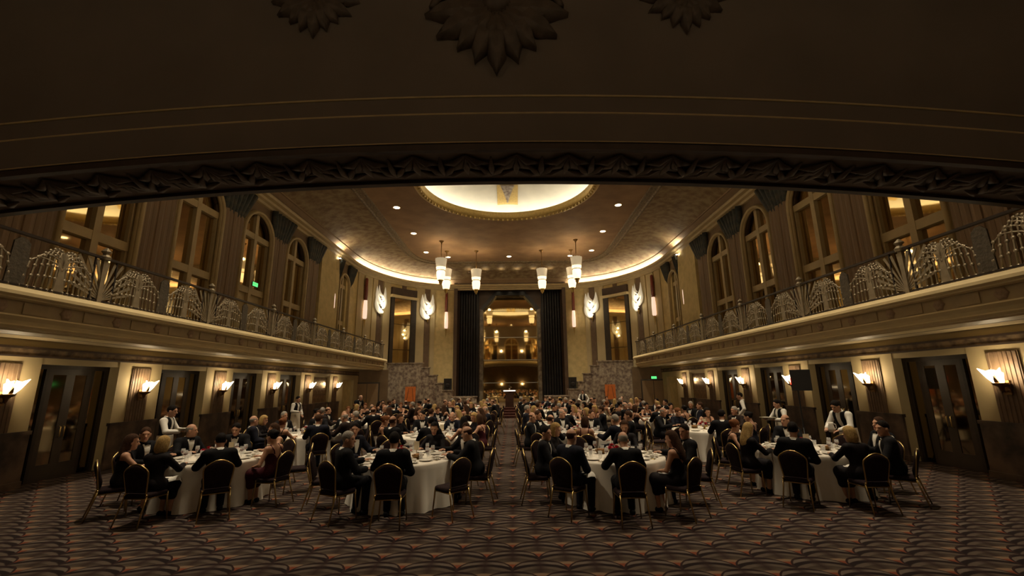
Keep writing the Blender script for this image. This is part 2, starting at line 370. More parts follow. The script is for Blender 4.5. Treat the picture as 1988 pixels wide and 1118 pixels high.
# ------------------------------------------------------------------ side walls, lower storey
def side_lower(s):
    root = empty('wall_'+SIDE[s], kind='structure')
    b = MB()
    X0, X1 = s*10.7, s*11.6
    def bx(y0, z0, y1, z1, x0=X0, x1=X1, mb=None): (mb or b).box(min(x0, x1), y0, z0, max(x0, x1), y1, z1)
    piers = [(y-0.75, y+0.75) for y in LAMP_Y]
    for y0, y1 in piers: bx(y0, 0, y1, 2.85)
    bx(-8, 0, 8.75, 2.85)
    bx(piers[4][1], 0, piers[5][0], 2.85, s*10.85)
    bx(8.0, 2.68, 28.1, 2.85, s*10.72)
    bx(-8, 2.85, 31.4, 3.25, s*10.72)
    bx(28.1, 0, 28.7, 2.85); bx(30.6, 0, 31.4, 2.85); bx(28.7, 2.5, 30.6, 2.85)
    bx(-8, 0, 31.4, 3.1, s*11.5, s*11.7)
    b.build('wall_face', 'cream', root)
    fl = MB()
    for k in range(7): fl.tube([(0, -0.27+0.09*k, 1.2), (0, -0.27+0.09*k, 2.66)], 0.038, 6)
    fl.box(-0.02, -0.32, 1.2, 0.02, 0.32, 2.68); flm = fl.mesh('fluted_strip', 'brown_strip')
    dd = MB(); dd.box(-0.03, -0.78, 0.12, 0.03, 0.78, 1.14); dd.box(-0.05, -0.8, 1.12, 0.05, 0.8, 1.2); dd.box(-0.05, -0.8, 0, 0.05, 0.8, 0.14)
    ddm = dd.mesh('marble_dado', 'marble_dark')
    for y in LAMP_Y:
        obj('fluted_strip', flm, root, (s*10.69, y, 0)); obj('marble_dado', ddm, root, (s*10.69, y, 0))
    b = MB(); bx(piers[4][1], 0, piers[5][0], 1.14, s*10.8, s*10.86, b); bx(piers[4][1], 1.12, piers[5][0], 1.2, s*10.77, s*10.86, b); b.build('marble_dado', 'marble_dark', root)
    ap = MB()   # antique mirror panel in the fifth bay, in four rows of plates
    pl = MB(); pl.box(-0.01, -0.235, -0.225, 0.01, 0.235, 0.225); plm = pl.mesh('mirror_plate', 'mirror_antique')
    for i in range(4):
        for j in range(3): obj('mirror_plate', plm, root, (s*10.835, piers[4][1]+0.28+0.48*i+0.06, 1.45+0.46*j+0.0))
    # marble frieze band above the doors
    b = MB(); b.box(min(s*10.66, s*10.9), 6.0, 2.85, max(s*10.66, s*10.9), 31.4, 3.0); b.build('marble_frieze', 'marble_band', root)
    b = MB(); b.box(min(s*10.64, s*10.9), 6.0, 2.82, max(s*10.64, s*10.9), 31.4, 2.86); b.box(min(s*10.63, s*10.9), 6.0, 3.0, max(s*10.63, s*10.9), 31.4, 3.05); b.build('frieze_moulding', 'arch_dark', root)
    # skirting
    b = MB(); bx(-8, 0, 8.75, 1.15, s*10.64, s*10.7, b); b.build('marble_dado', 'marble_dark', root)
    return root
def side_doors(s, n0):
    fr = MB()
    for sg in (-1, 1): fr.box(-0.18, sg*1.0-0.06, 0, 0.02, sg*1.0+0.06, 2.68)
    fr.box(-0.18, -1.06, 2.58, 0.02, 1.06, 2.68); fr.box(-0.1, -0.62, 0, 0.0, -0.54, 2.6); fr.box(-0.1, 0.54, 0, 0.0, 0.62, 2.6)
    frm = fr.mesh('door_frame', 'door_wood')
    lf = MB(); w = 0.54
    lf.box(-0.05, 0.0, 0.0, 0.0, 0.11, 2.58); lf.box(-0.05, w-0.11, 0, 0.0, w, 2.58); lf.box(-0.05, 0.11, 0, 0.0, w-0.11, 0.36); lf.box(-0.05, 0.11, 2.45, 0.0, w-0.11, 2.58)
    lfm = lf.mesh('door_leaf', 'door_frame_light')
    pn = MB(); pn.box(-0.03, 0.11, 0.36, -0.015, w-0.11, 2.45); pnm = pn.mesh('door_pane', 'mirror_dark')
    sp = MB(); sp.box(-0.06, -0.19, 0.12, -0.04, 0.19, 2.58); spm = sp.mesh('side_pane', 'mirror_dark')
    hd = MB(); hd.tube([(0.0, 0, 0.95), (0.045, 0, 0.97), (0.045, 0, 1.2), (0.0, 0, 1.22)], 0.012, 6); hdm = hd.mesh('door_handle', 'brass', True)
    for i, y in enumerate(DOORS_Y):
        d = empty('door_%d' % (n0+i), (s*10.98, y, 0), 0 if s < 0 else PI, kind='structure')
        obj('door_frame', frm, d)
        for sg in (-1, 1):
            l = obj('door_leaf', lfm, d, (0, -0.54 if sg < 0 else 0.54, 0), None, (1, -sg if sg > 0 else 1, 1))
            obj('door_pane', pnm, l); obj('door_handle', hdm, l, (0, 0.49, 0))
            obj('side_pane', spm, d, (0, sg*0.80, 0))
side_lower(-1); side_lower(1); side_doors(-1, 1); side_doors(1, 5)

# ------------------------------------------------------------------ side walls, upper storey
WIN = [(11.25, 1.10, 8.55), (14.8, 1.10, 8.55), (18.35, 1.10, 8.55), (21.85, 1.10, 8.55), (28.35, 0.85, 8.55)]
def upper_wall(s, n0):
    root = empty('wall_upper_'+SIDE[s], kind='structure')
    Z0, Z1 = 3.1, 10.15
    X = s*W; dep = (s*0.35, 0, 0)
    def plate(poly, mname, x=X, d=dep, name='wall_panel', par=root):
        MB().prism(poly, (x, 0, 0), (0, 1, 0), (0, 0, 1), d).build(name, mname, par)
    edges = [6.0]
    b = MB(); b.box(min(s*11.36, s*11.6), YA1, Z0, max(s*11.36, s*11.6), 29.3, 12.0); b.build('wall_backing', 'wall_brown', root)
    prev = YA1
    for (yc, hw, zs) in WIN:
        if yc > 25:
            plate([(prev, Z0), (24.55, Z0), (24.55, Z1), (prev, Z1)], 'wall_brown')
            plate([(24.55, Z0), (27.2, Z0), (27.2, Z1), (24.55, Z1)], 'cream_panel', x=s*(W-0.16), d=(s*0.5, 0, 0), name='cream_pier')
            prev = 27.2
        plate([(prev, Z0), (yc-hw, Z0), (yc-hw, Z1), (prev, Z1)], 'wall_brown')
        arc = [(yc+hw*math.cos(a), zs+hw*math.sin(a)) for a in np.linspace(PI, 0, 15)]
        plate([(yc-hw, Z1)]+[(yc-hw, zs)]+arc[1:-1]+[(yc+hw, zs), (yc+hw, Z1)], 'wall_brown')
        prev = yc+hw
    plate([(prev, Z0), (29.4, Z0), (29.4, Z1), (prev, Z1)], 'wall_brown')
    # fluted pilasters between the windows, with dark leaf capitals
    flm = MB()
    for k in range(5):
        y = -0.44+0.22*k; flm.tube([(0, y, 3.9), (0, y, 9.0)], 0.095 if k != 2 else 0.13, 8)
    flm.box(-0.06, -0.58, 3.9, 0.06, 0.58, 9.0); flm = flm.mesh('fluted_pilaster', 'flute', False)
    cp = MB()
    for k in range(7):
        a = -0.62+0.207*k
        pts = [(0, a*0.8, 8.72-0.22*math.cos(a*4)), (0.04, a*0.9, 9.1), (0.11, a*1.15, 9.6), (0.22, a*1.5, 10.12)]
        cp.tube(pts, [0.04, 0.12, 0.15, 0.13], 7)
    cpm = cp.mesh('leaf_capital', 'teal', True)
    ys = [9.47, 13.02, 16.57, 20.1, 23.75]
    for y in ys:
        obj('fluted_pilaster', flm, root, (s*(W-0.03), y, 0)); obj('leaf_capital', cpm, root, (s*(W-0.0), y, 0), None, (-s, 1, 1))
    obj('leaf_capital', cpm, root, (s*W, 29.35, 0), None, (-s, 0.6, 1)); obj('leaf_capital', cpm, root, (s*W, 27.35, 0), None, (-s, 0.3, 1))
    # windows: mirrored panes behind mullions
    for i, (yc, hw, zs) in enumerate(WIN):
        w = empty('window_%d' % (n0+i), (s*W, yc, 0), kind='structure')
        arc = [(hw*math.cos(a), zs+hw*math.sin(a)) for a in np.linspace(0, PI, 15)]
        path = [(hw, 3.9)]+arc+[(-hw, 3.9)]
        fr = MB()
        for rr, xo in ((0.10, -0.02), (0.07, -0.10)):
            fr.tube([(s*xo, p[0]*(1+0.0), p[1]) for p in path], rr, 6)
        fr.build('window_frame', 'window_frame', w, smooth=True)
        jb = MB(); hi = hw-0.13
        jb.loft([[(s*x, p[0], p[1]) for p in path] for x in (0.0, 0.2)]); jb.build('window_reveal', 'flute', w)
        mu = MB(); mu.box(min(s*0.05, s*0.2), -0.10, 3.9, max(s*0.05, s*0.2), 0.10, zs+hw-0.02)
        mu.build('mullion', 'window_frame', w)
        for z, h in ((6.15, 0.13), (zs, 0.13)):
            for sg in (-1, 1):
                mu = MB(); mu.box(min(s*0.06, s*0.2), min(sg*0.1, sg*hw), z-h, max(s*0.06, s*0.2), max(sg*0.1, sg*hw), z+h); mu.build('transom', 'window_frame', w)
        for sg in (-1, 1):
            mu = MB(); mu.box(min(s*0.08, s*0.2), min(sg*(hw-0.12), sg*hw), 3.9, max(s*0.08, s*0.2), max(sg*(hw-0.12), sg*hw), zs); mu.build('stile', 'window_frame', w)
            lo_solid = (i == 2 and s < 0)
            q = MB(); q.box(min(s*0.19, s*0.2), min(sg*0.1, sg*hw), 3.9, max(s*0.19, s*0.2), max(sg*0.1, sg*hw), 6.1); q.build('lower_panel' if lo_solid else 'pane', 'window_frame' if lo_solid else 'mirror', w)
            q = MB(); q.box(min(s*0.19, s*0.2), min(sg*0.1, sg*hw), 6.2, max(s*0.19, s*0.2), max(sg*0.1, sg*hw), zs-0.1); q.build('pane', 'mirror', w)
            ar = [(sg*hw*math.cos(a), zs+hw*math.sin(a)) for a in np.linspace(0, PI/2, 9)]+[(0, zs)]
            MB().prism(ar, (s*0.19, 0, 0), (0, 1, 0), (0, 0, 1), (s*0.01, 0, 0)).build('arched_pane', 'mirror', w)
    return root
upper_wall(-1, 1); upper_wall(1, 6)

# ------------------------------------------------------------------ balconies
def balcony(s):
    root = empty('floor_balcony_'+SIDE[s], kind='structure')
    def sweep(prof, y0, y1, name, m, smooth=False):
        rows = [[(s*x, y, z) for x, z in prof] for y in (y0, y1)]
        b = MB(); b.loft(rows, 0, True)
        n = len(prof); b.f.append(tuple(range(n))); b.f.append(tuple(range(n, 2*n))); b.m += [0, 0]
        return b.build(name, m, root, smooth)
    Y1 = 31.6
    sweep([(9.05, 3.21), (11.3, 3.21), (11.3, 3.8), (9.05, 3.8)], 6, Y1, 'slab', 'soffit')
    sweep([(8.80, 3.90), (8.76, 3.86), (8.76, 3.80), (8.84, 3.77), (8.84, 3.74), (8.92, 3.72), (9.1, 3.72), (9.4, 3.9), (9.3, 3.95), (8.84, 3.95)], 6, Y1, 'ledge_moulding', 'ledge')
    sweep([(8.95, 3.72), (8.95, 3.46), (9.1, 3.46), (9.1, 3.72)], 6, Y1-0.05, 'fascia_band', 'fascia')
    sweep([(8.92, 3.46), (8.90, 3.43), (8.98, 3.36), (9.02, 3.30), (9.00, 3.27), (9.10, 3.18), (9.3, 3.14), (9.3, 3.46)], 6, Y1, 'lower_moulding', 'ledge')
    sweep([(9.3, 3.22), (9.34, 3.16), (9.62, 3.165), (9.68, 3.22)], 6, Y1, 'soffit_rib', 'arch_dark')
    # rosettes and sunk squares along the fascia
    ro = MB(); ro.lathe([(0.0, 0.035), (0.03, 0.03), (0.05, 0.02), (0.10, 0.03), (0.115, 0.0)], 12, mod=lambda a, z: 1+0.12*math.cos(6*a)); rom = ro.mesh('rosette', 'rosette', True)
    bl = MB(); bl.box(-0.22, -0.105, 0, 0.22, 0.105, 0.02); blm = bl.mesh('fascia_block', 'fascia')
    y = 6.5; k = 0
    R = Matrix(((0, 0, -s, 0), (1, 0, 0, 0), (0, 1, 0, 0), (0, 0, 0, 1)))
    while y < 31:
        me = rom if k % 2 == 0 else blm
        obj('rosette' if k % 2 == 0 else 'fascia_block', me, root, mtx=Matrix.Translation((s*8.95, y, 3.59)) @ R)
        y += 0.59; k += 1
    b = MB()
    for yy in (25.6, 29.6, 31.45):
        b.box(min(s*8.70, s*9.05), yy-0.2, 3.15, max(s*8.70, s*9.05), yy+0.2, 3.97)
    return root
balcony(-1); balcony(1)

# wrought-iron railings: sun rays and weeping fountains between finial posts
def railing(s):
    root = empty('balcony_railing', (s*8.98, 0, ZL), label='wrought iron railing with sunrays and weeping palms along the %s balcony' % SIDE[s], cat='railing')
    L = 3.55; H = 1.0
    y0s = [6.05]+[9.5+L*k for k in range(7)]
    ray = MB(); ray.prism([(-0.006, 0), (0.006, 0), (0.035, 1.0), (-0.035, 1.0)], (-0.008, 0, 0), (0, 1, 0), (0, 0, 1), (0.016, 0, 0)); raym = ray.mesh('sun_ray', 'iron')
    strands = []
    for k, (dx, top) in enumerate(((0.10, 0.90), (0.20, 0.92), (0.31, 0.90), (0.43, 0.85), (0.56, 0.78), (0.70, 0.68))):
        st = MB(); pts = []
        for t in np.linspace(0, 1, 9):
            a = t*PI
            pts.append((0.0, dx*(1-math.cos(a))/2 if t < 0.6 else dx*(1-math.cos(0.6*PI))/2+dx*0.12*(t-0.6)/0.4, top*(0.72)+top*0.28*math.sin(min(a, PI/2)) if t < 0.5 else top-(top-0.06)*((t-0.5)/0.5)**1.3))
        st.tube(pts, 0.016, 5)
        for t in np.linspace(0.55, 1, 6):     # beads of the hanging frond
            j = int(t*8); p = pts[j]; st.ball((0.0, p[1], p[2]), (0.024, 0.034, 0.04), 5, 4)
        strands.append(st.mesh('frond', 'iron', True))
    fr = MB(); fr.box(-0.02, 0, 0.04, 0.02, L, 0.075); fr.box(-0.015, 0.30, 0.0, 0.015, 0.33, 1.0)
    fr.box(-0.015, L-0.33, 0, 0.015, L-0.30, 1.0)
    frm = fr.mesh('railing_panel', 'iron_dark')
    trunk = MB(); trunk.prism([(-0.10, 0.04), (0.10, 0.04), (0.06, 0.5), (0.13, 0.74), (0, 0.9), (-0.13, 0.74), (-0.06, 0.5)], (-0.012, 0, 0), (0, 1, 0), (0, 0, 1), (0.024, 0, 0)); trm = trunk.mesh('palm_trunk', 'iron')
    stele = MB(); stele.prism([(-0.17, 0.06), (0.17, 0.06), (0.14, 0.86), (0.05, 0.95), (-0.05, 0.95), (-0.14, 0.86)], (-0.015, 0, 0), (0, 1, 0), (0, 0, 1), (0.03, 0, 0)); stm = stele.mesh('engraved_plaque', 'plaque')
    hr = MB(); hr.box(-0.04, 6.0, H, 0.04, 31.4, H+0.05); hr.build('handrail', 'iron_dark', root)
    po = MB(); po.box(-0.035, -0.05, 0, 0.035, 0.05, 1.0); po.lathe([(0.09, 0.98), (0.11, 1.05), (0.05, 1.12), (0.10, 1.18), (0.02, 1.27)], 8); pom = po.mesh('finial_post', 'iron', False)
    for i, y0 in enumerate(y0s):
        if y0+0.2 > 31.2: break
        l = 3.45 if i == 0 else L
        if y0 > 9: obj('finial_post', pom, root, (0, y0, 0))
        p = obj('railing_panel', frm, root, (0, y0, 0), None, (1, min(1.0, (31.3-y0)/L), 1))
        for c in (0.98, 2.57):
            obj('palm_trunk', trm, p, (0, c, 0))
            for sg in (-1, 1):
                for st in strands: obj('frond', st, p, (0, c, 0), None, (1, sg*1.3, 1))
        obj('engraved_plaque', stm, p, (0, L/2, 0))
        for c, sg in ((0.02, 1), (L-0.02, -1)):
            for k in range(7):
                a = (0.08+0.19*k)*sg
                ln = min(0.92/math.cos(a), 0.75/max(0.01, abs(math.sin(a))))*0.97
                obj('sun_ray', raym, p, (0, c, 0.06), (-a, 0, 0), (1, 1, ln))
    return root
railing(-1); railing(1)

# ------------------------------------------------------------------ far end: rounded walls, portal, dais
def far_side(s):
    root = empty('wall_far_'+SIDE[s], kind='structure')
    def strip(d0, d1, z0, z1, off, thick, m, name, n=None):
        n = n or max(2, int(abs(d1-d0)/3)+1)
        ts = [math.radians(d) for d in np.linspace(d0, d1, n)]
        rows = []
        for o, z in ((off, z0), (off, z1), (off-thick, z1), (off-thick, z0), (off, z0)):
            rows.append([(*apse(t, s, o)[0], z) for t in ts])
        b = MB(); b.loft(rows)
        b.prism([(0, 0), (thick, 0), (thick, z1-z0), (0, z1-z0)], (*apse(ts[0], s, off)[0], z0), (*(-apse(ts[0], s)[1]), 0), (0, 0, 1), (0, 0.001, 0))
        b.prism([(0, 0), (thick, 0), (thick, z1-z0), (0, z1-z0)], (*apse(ts[-1], s, off)[0], z0), (*(-apse(ts[-1], s)[1]), 0), (0, 0, 1), (0, 0.001, 0))
        return b.build(name, m, root)
    strip(0, 90, 0.0, 10.5, 0.0, 0.3, 'cream_panel', 'curved_wall', 40)
    # pale vertical panels with dark joints, brown strips behind the shell lamps
    for d0, d1, m in ((12, 17, 'cream'), (18.5, 24.5, 'cream'), (25.5, 29.3, 'cream'), (34.2, 39.5, 'cream'), (58.8, 65.2, 'cream'), (70, 73, 'cream')):
        strip(d0, d1, 0.6, 10.1, 0.07, 0.1, m, 'wall_panel')
    for d in (31.7, 67.5):
        strip(d-2.0, d+2.0, 0.6, 10.1, 0.05, 0.1, 'brown_strip', 'brown_pilaster', 3)
    strip(48.5, 51.5, 9.75, 10.1, 0.06, 0.1, 'brown_strip', 'keystone', 2)
    strip(40, 59, 9.25, 9.82, 0.22, 0.25, 'arch_dark', 'lintel')
    strip(39.2, 60, 9.0, 9.2, 0.35, 0.4, 'ledge', 'lintel_ledge')
    strip(40, 42.5, 0.6, 9.0, 0.16, 0.2, 'door_wood', 'mirror_jamb', 2); strip(55, 59, 0.6, 9.0, 0.16, 0.2, 'door_wood', 'mirror_jamb', 2)
    # big mirror (flat) in this bay
    a = apse(math.radians(42.5), s, 0.12)[0]; c = apse(math.radians(55), s, 0.12)[0]
    e = c-a; nrm = Vector((-e.y, e.x, 0)).normalized()*0.012
    for z0, z1 in ((3.0, 4.85), (4.9, 6.85), (6.9, 8.95)):
        MB().prism([(0, z0), (1, z0), (1, z1), (0, z1)], (a.x, a.y, 0), (e.x, e.y, 0), (0, 0, 1), nrm).build('tall_mirror', 'mirror', root)
    return root
far_side(-1); far_side(1)
# far end wall behind the portal
portal = empty('wall_far', kind='structure')
b = MB()
for s in (-1, 1):
    b.box(min(s*4.5, s*4.8), 37.0, 0, max(s*4.5, s*4.8), 39.4, 12)
b.box(-4.8, 37.05, 10.45, 4.8, 39.4, 12.0)
b.box(-4.8, 40.3, 0, 4.8, 40.5, 12)
b.build('portal_recess', 'portal_brown', portal)
OPW, OPT = 2.42, 10.05
face = [(-4.6, 0.6), (-OPW-0.28, 0.6), (-OPW-0.28, 8.75), (-OPW+1.05, 10.3), (OPW-1.05, 10.3), (OPW+0.28, 8.75), (OPW+0.28, 0.6), (4.6, 0.6), (4.6, 10.5), (-4.6, 10.5)]
b = MB(); b.prism(face, (0, 39.0, 0), (1, 0, 0), (0, 0, 1), (0, 0.25, 0)); b.build('portal_face', 'portal_brown', portal)
outer = [(-OPW-0.3, 0.6), (-OPW-0.3, 8.75), (-OPW+1.03, 10.32), (OPW-1.03, 10.32), (OPW+0.3, 8.75), (OPW+0.3, 0.6)]
inner = [(-OPW, 0.6), (-OPW, 8.62), (-OPW+1.15, 9.98), (OPW-1.15, 9.98), (OPW, 8.62), (OPW, 0.6)]
for i in range(5):
    q = [outer[i], outer[i+1], inner[i+1], inner[i]]
    b = MB(); b.prism(q, (0, 38.85, 0), (1, 0, 0), (0, 0, 1), (0, 0.8, 0)); b.build('portal_architrave', 'portal_frame' if i in (0, 4) else 'black_marble', portal)
for i, (z0, z1) in enumerate(((0.6, 2.22), (2.26, 4.22), (4.26, 6.22), (6.26, 8.6))):
    b = MB(); b.box(-OPW, 39.55, z0, OPW, 39.58, z1); b.build('mirror_sheet', 'mirror', portal)
b = MB(); b.prism([(-OPW, 8.64), (OPW, 8.64), (OPW-1.15, 9.98), (-OPW+1.15, 9.98)], (0, 39.55, 0), (1, 0, 0), (0, 0, 1), (0, 0.03, 0)); b.build('mirror_sheet', 'mirror', portal)
for z in (2.24, 4.24, 6.24):
    b = MB(); b.box(-OPW, 39.52, z-0.025, OPW, 39.55, z+0.025); b.build('mirror_joint', 'shirt_white', portal)
for s in (-1, 1):   # polished black fluted columns and the marble plinth
    b = MB()
    for k in range(7): b.tube([(s*(4.35-0.23*k), 38.8, 1.1), (s*(4.35-0.23*k), 38.8, 10.3)], 0.13, 10)
    b.box(min(s*2.8, s*4.5), 38.8, 1.1, max(s*2.8, s*4.5), 39.1, 10.45); b.build('black_column', 'black_marble', portal, smooth=False)
    b = MB(); b.box(min(s*2.78, s*6.2), 38.3 if False else 36.6, 0.6, max(s*2.78, s*6.2), 37.4 if False else 36.9, 1.12); b.box(min(s*2.72, s*6.2), 36.55, 1.12, max(s*2.72, s*6.2), 36.95, 1.2); b.build('marble_plinth', 'marble', portal)

# dais with central steps
dais = empty('floor_dais', kind='structure')
b = MB(); b.box(-10.8, 30.2, 0, 10.8, 40.5, 0.6); b.build('dais_platform', 'marble_dark', dais)
for k in range(4):
    b = MB(); b.box(-0.75, 28.9+0.33*k, 0, 0.75, 30.25, 0.15*(k+1)); b.box(-0.77, 28.87+0.33*k, 0.15*(k+1)-0.03, 0.77, 28.93+0.33*k, 0.15*(k+1)+0.004); b.build('step', 'step_carpet', dais)
# stepped marble stair walls and end walls under the balconies
def stair_wall(s):
    w = empty('wall_stair_'+SIDE[s], kind='structure')
    prof = [(8.75, 0.6), (8.75, 3.62), (6.25, 3.62), (6.25, 3.3), (5.75, 3.3), (5.75, 2.75), (5.2, 2.75), (5.2, 2.2), (4.75, 2.2), (4.75, 1.7), (4.1, 1.7), (4.1, 1.2), (2.75, 1.2), (2.75, 0.6)]
    MB().prism(prof, (0, 31.55, 0), (s, 0, 0), (0, 0, 1), (0, 0.4, 0)).build('marble_wall', 'marble', w)
    for (x0, x1, z) in ((8.8, 6.2, 3.62), (6.3, 5.7, 3.3), (5.8, 5.15, 2.75), (5.25, 4.7, 2.2), (4.8, 4.05, 1.7), (4.15, 2.7, 1.2)):
        b = MB(); b.box(min(s*x0, s*x1), 31.5, z, max(s*x0, s*x1), 32.0, z+0.07); b.build('marble_cap', 'marble', w)
    for k, (x0, x1, z1) in enumerate(((8.7, 7.55, 3.5), (7.5, 6.35, 3.5), (6.2, 5.8, 3.2), (5.7, 5.25, 2.65), (5.15, 4.8, 2.1), (4.7, 4.15, 1.6), (4.05, 2.85, 1.12))):
        b = MB(); b.box(min(s*x0, s*x1), 31.52, 0.66, max(s*x0, s*x1), 31.56, z1); b.build('marble_slab', 'marble', w)
    for k in range(9):   # the flight behind the wall
        b = MB(); b.box(min(s*(4.2+0.48*k), s*8.7), 31.95, 0.6+0.32*k, max(s*(4.2+0.48*k), s*8.7), 34.0, 0.6+0.32*(k+1)); b.build('stair_step', 'marble_dark', w)
    e = empty('wall_end_'+SIDE[s], kind='structure')
    b = MB(); b.box(min(s*8.6, s*11.5), 31.4, 0, max(s*8.6, s*11.5), 31.6, 3.2); b.build('wall_face', 'wall_brown', e)
    d = empty('door_%d' % (9 if s < 0 else 10), (s*10.0, 31.38, 0), kind='structure')
    b = MB(); b.box(-0.85, -0.06, 0.6, 0.85, 0.02, 2.35); b.build('door_frame', 'door_wood', d)
    for sg in (-1, 1):
        b = MB(); b.box(min(0.02*sg, 0.78*sg), -0.1, 0.0, max(0.02*sg, 0.78*sg), -0.05, 2.25); l = b.build('door_leaf', 'cove_plain', d)
        b = MB(); b.tube([(0.1*sg, -0.1, 1.0), (0.1*sg, -0.15, 1.0), (0.1*sg, -0.15, 1.25), (0.1*sg, -0.1, 1.25)], 0.014, 6); b.build('door_handle', 'brass', l)
stair_wall(-1); stair_wall(1)

# ------------------------------------------------------------------ near end: broad segmental arch above the camera's foreground
near = empty('wall_near', kind='structure')
def az(x, c): return c-0.0081*x*x
XS = [x for x in np.linspace(-11.4, 11.4, 49)]
def arch_strip(y, c0, c1, dy, m, name, top=None):
    rows = [[(x, y, az(x, c0)) for x in XS], [(x, y, (top if top else az(x, c1))) for x in XS], [(x, y+dy, (top if top else az(x, c1))) for x in XS], [(x, y+dy, az(x, c0)) for x in XS], [(x, y, az(x, c0)) for x in XS]]
    return MB().loft(rows).build(name, m, near)
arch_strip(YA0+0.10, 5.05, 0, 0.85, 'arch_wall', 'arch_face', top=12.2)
arch_strip(YA0+0.04, 5.13, 5.55, 0.1, 'arch_wall', 'arch_band')
arch_strip(YA0+0.07, 5.55, 5.82, 0.1, 'arch_wall', 'arch_band')
for c, y, r in ((5.56, YA0+0.05, 0.017), (5.83, YA0+0.07, 0.017), (5.14, YA0+0.03, 0.010)):
    MB().tube([(x, y, az(x, c)) for x in XS], r, 6).build('arch_bead', 'arch_trim', near, smooth=True)
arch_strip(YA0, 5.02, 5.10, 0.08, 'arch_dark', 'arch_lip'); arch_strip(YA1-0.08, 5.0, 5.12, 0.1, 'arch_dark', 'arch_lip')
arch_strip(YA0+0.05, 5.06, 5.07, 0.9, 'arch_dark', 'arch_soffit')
# leaf moulding on the underside of the arch
lf = MB()
for k in range(5):
    a = (k-2)*0.42
    p = [(0.0, -0.30, 0.0)]; L = 0.52-0.07*abs(k-2)
    lf.tube([(0, -0.28, 0), (math.sin(a)*L*0.5, -0.28+math.cos(a)*L*0.5, -0.035), (math.sin(a*1.25)*L, -0.28+math.cos(a*1.2)*L, -0.005)], [0.015, 0.05, 0.012], 5)
lfm = lf.mesh('acanthus_leaf', 'ornament', True)
for x in np.arange(-10.6, 10.7, 0.34):
    obj('acanthus_leaf', lfm, near, (x, 5.5, az(x, 5.03)), (0, math.atan(2*0.0081*x), 0 if int(round(x/0.34)) % 2 else PI))
# large plaster leaf cartouches on the arch face
def cartouche(x, z, sc_, lab):
    r = empty('plaster_ornament', (x, YA0+0.1, z), label=lab, cat='ornament')
    r.scale = (sc_,)*3
    def leaf(a, L, w, name):
        rows = []
        for t in np.linspace(0, 1, 9):
            ww = w*math.sin(PI*min(1, t*0.95+0.08))**0.8*(1+0.16*math.cos(t*16))
            c = Vector((math.sin(a)*L*t, -0.05-0.16*math.sin(PI*t)*0.8, -math.cos(a)*L*t)); side = Vector((math.cos(a), 0, math.sin(a)))
            rows.append([c-side*ww+Vector((0, 0.12, 0)), c-side*ww*0.55+Vector((0, -0.04, 0)), c+Vector((0, 0.03, 0)), c+side*ww*0.55+Vector((0, -0.04, 0)), c+side*ww+Vector((0, 0.12, 0))])
        MB().loft(rows).build(name, 'ornament', r, smooth=True)
    for a, L, w in ((0, 1.05, 0.17), (0.33, 0.92, 0.17), (-0.33, 0.92, 0.17), (0.68, 0.86, 0.18), (-0.68, 0.86, 0.18), (1.05, 0.95, 0.18), (-1.05, 0.95, 0.18), (1.45, 1.0, 0.17), (-1.45, 1.0, 0.17)): leaf(a, L, w, 'acanthus_leaf')
    for sg in (-1, 1):
        pts = [(sg*(0.62+0.26*(1-t)*math.cos(t*9)), -0.10, -0.05+0.26*(1-t)*math.sin(t*9)) for t in np.linspace(0, 0.9, 26)]
        MB().tube(pts, [0.055*(1-0.6*i/26) for i in range(26)], 6).build('scroll', 'ornament', r, smooth=True)
    MB().ball((0, -0.08, 0.05), (0.22, 0.14, 0.2), 12, 8).build('boss', 'ornament', r, smooth=True)
cartouche(0.03, 7.2, 1.0, 'large plaster acanthus spray at the centre of the dark arch face')
cartouche(-2.5, 7.42, 0.62, 'smaller plaster leaf spray left of the central one on the arch face')
cartouche(2.65, 7.42, 0.62, 'smaller plaster leaf spray right of the central one on the arch face')
# hall side of the arch wall (seen in the portal mirror): ledge, arched mirrors and sconces
rows = [[(x, y, az(x, z)) for x in XS] for y, z in ((6.0, 5.45), (6.14, 5.5), (6.2, 5.75), (6.1, 5.85), (6.0, 5.85))]
MB().loft(rows).build('hall_ledge', 'ledge', near)
for k, xc in enumerate((-3.4, 0.0, 3.4)):
    w = empty('window_%d' % (11+k), (xc, 6.0, 0), kind='structure'); hw, zs = 1.1, 8.5
    path = [(hw, 6.1)]+[(hw*math.cos(a), zs+hw*math.sin(a)) for a in np.linspace(0, PI, 15)]+[(-hw, 6.1)]
    MB().tube([(p[0], 0.04, p[1]) for p in path], 0.10, 6).build('window_frame', 'window_frame', w, smooth=True)
    for sg in (-1, 1):
        ar = [(0, 6.1), (sg*hw, 6.1)]+[(sg*hw*math.cos(a), zs+hw*math.sin(a)) for a in np.linspace(0, PI/2, 9)]
        MB().prism(ar, (0, 0.01, 0), (1, 0, 0), (0, 0, 1), (0, 0.01, 0)).build('pane', 'mirror', w)
    b = MB(); b.box(-0.08, 0.0, 6.1, 0.08, 0.07, zs+hw); b.build('mullion', 'window_frame', w)
    b = MB(); b.box(-hw, 0.0, zs-0.08, hw, 0.06, zs+0.08); b.build('transom', 'window_frame', w)
# room behind the arch (seen only in the mirrors)
b = MB(); b.box(-11.7, -8.2, 0, 11.7, -8.0, 9.2); b.build('wall_back', 'wall_brown', kind='structure')
b = MB(); b.box(-11.7, -8.2, 9.0, 11.7, 5.2, 9.2); b.build('ceiling_back', 'ceiling', kind='structure')
for s in (-1, 1):
    b = MB(); b.box(min(s*11.0, s*11.7), -8, 2.85, max(s*11.0, s*11.7), 6.05, 12.0); b.build('wall_back_'+SIDE[s], 'wall_brown', kind='structure')

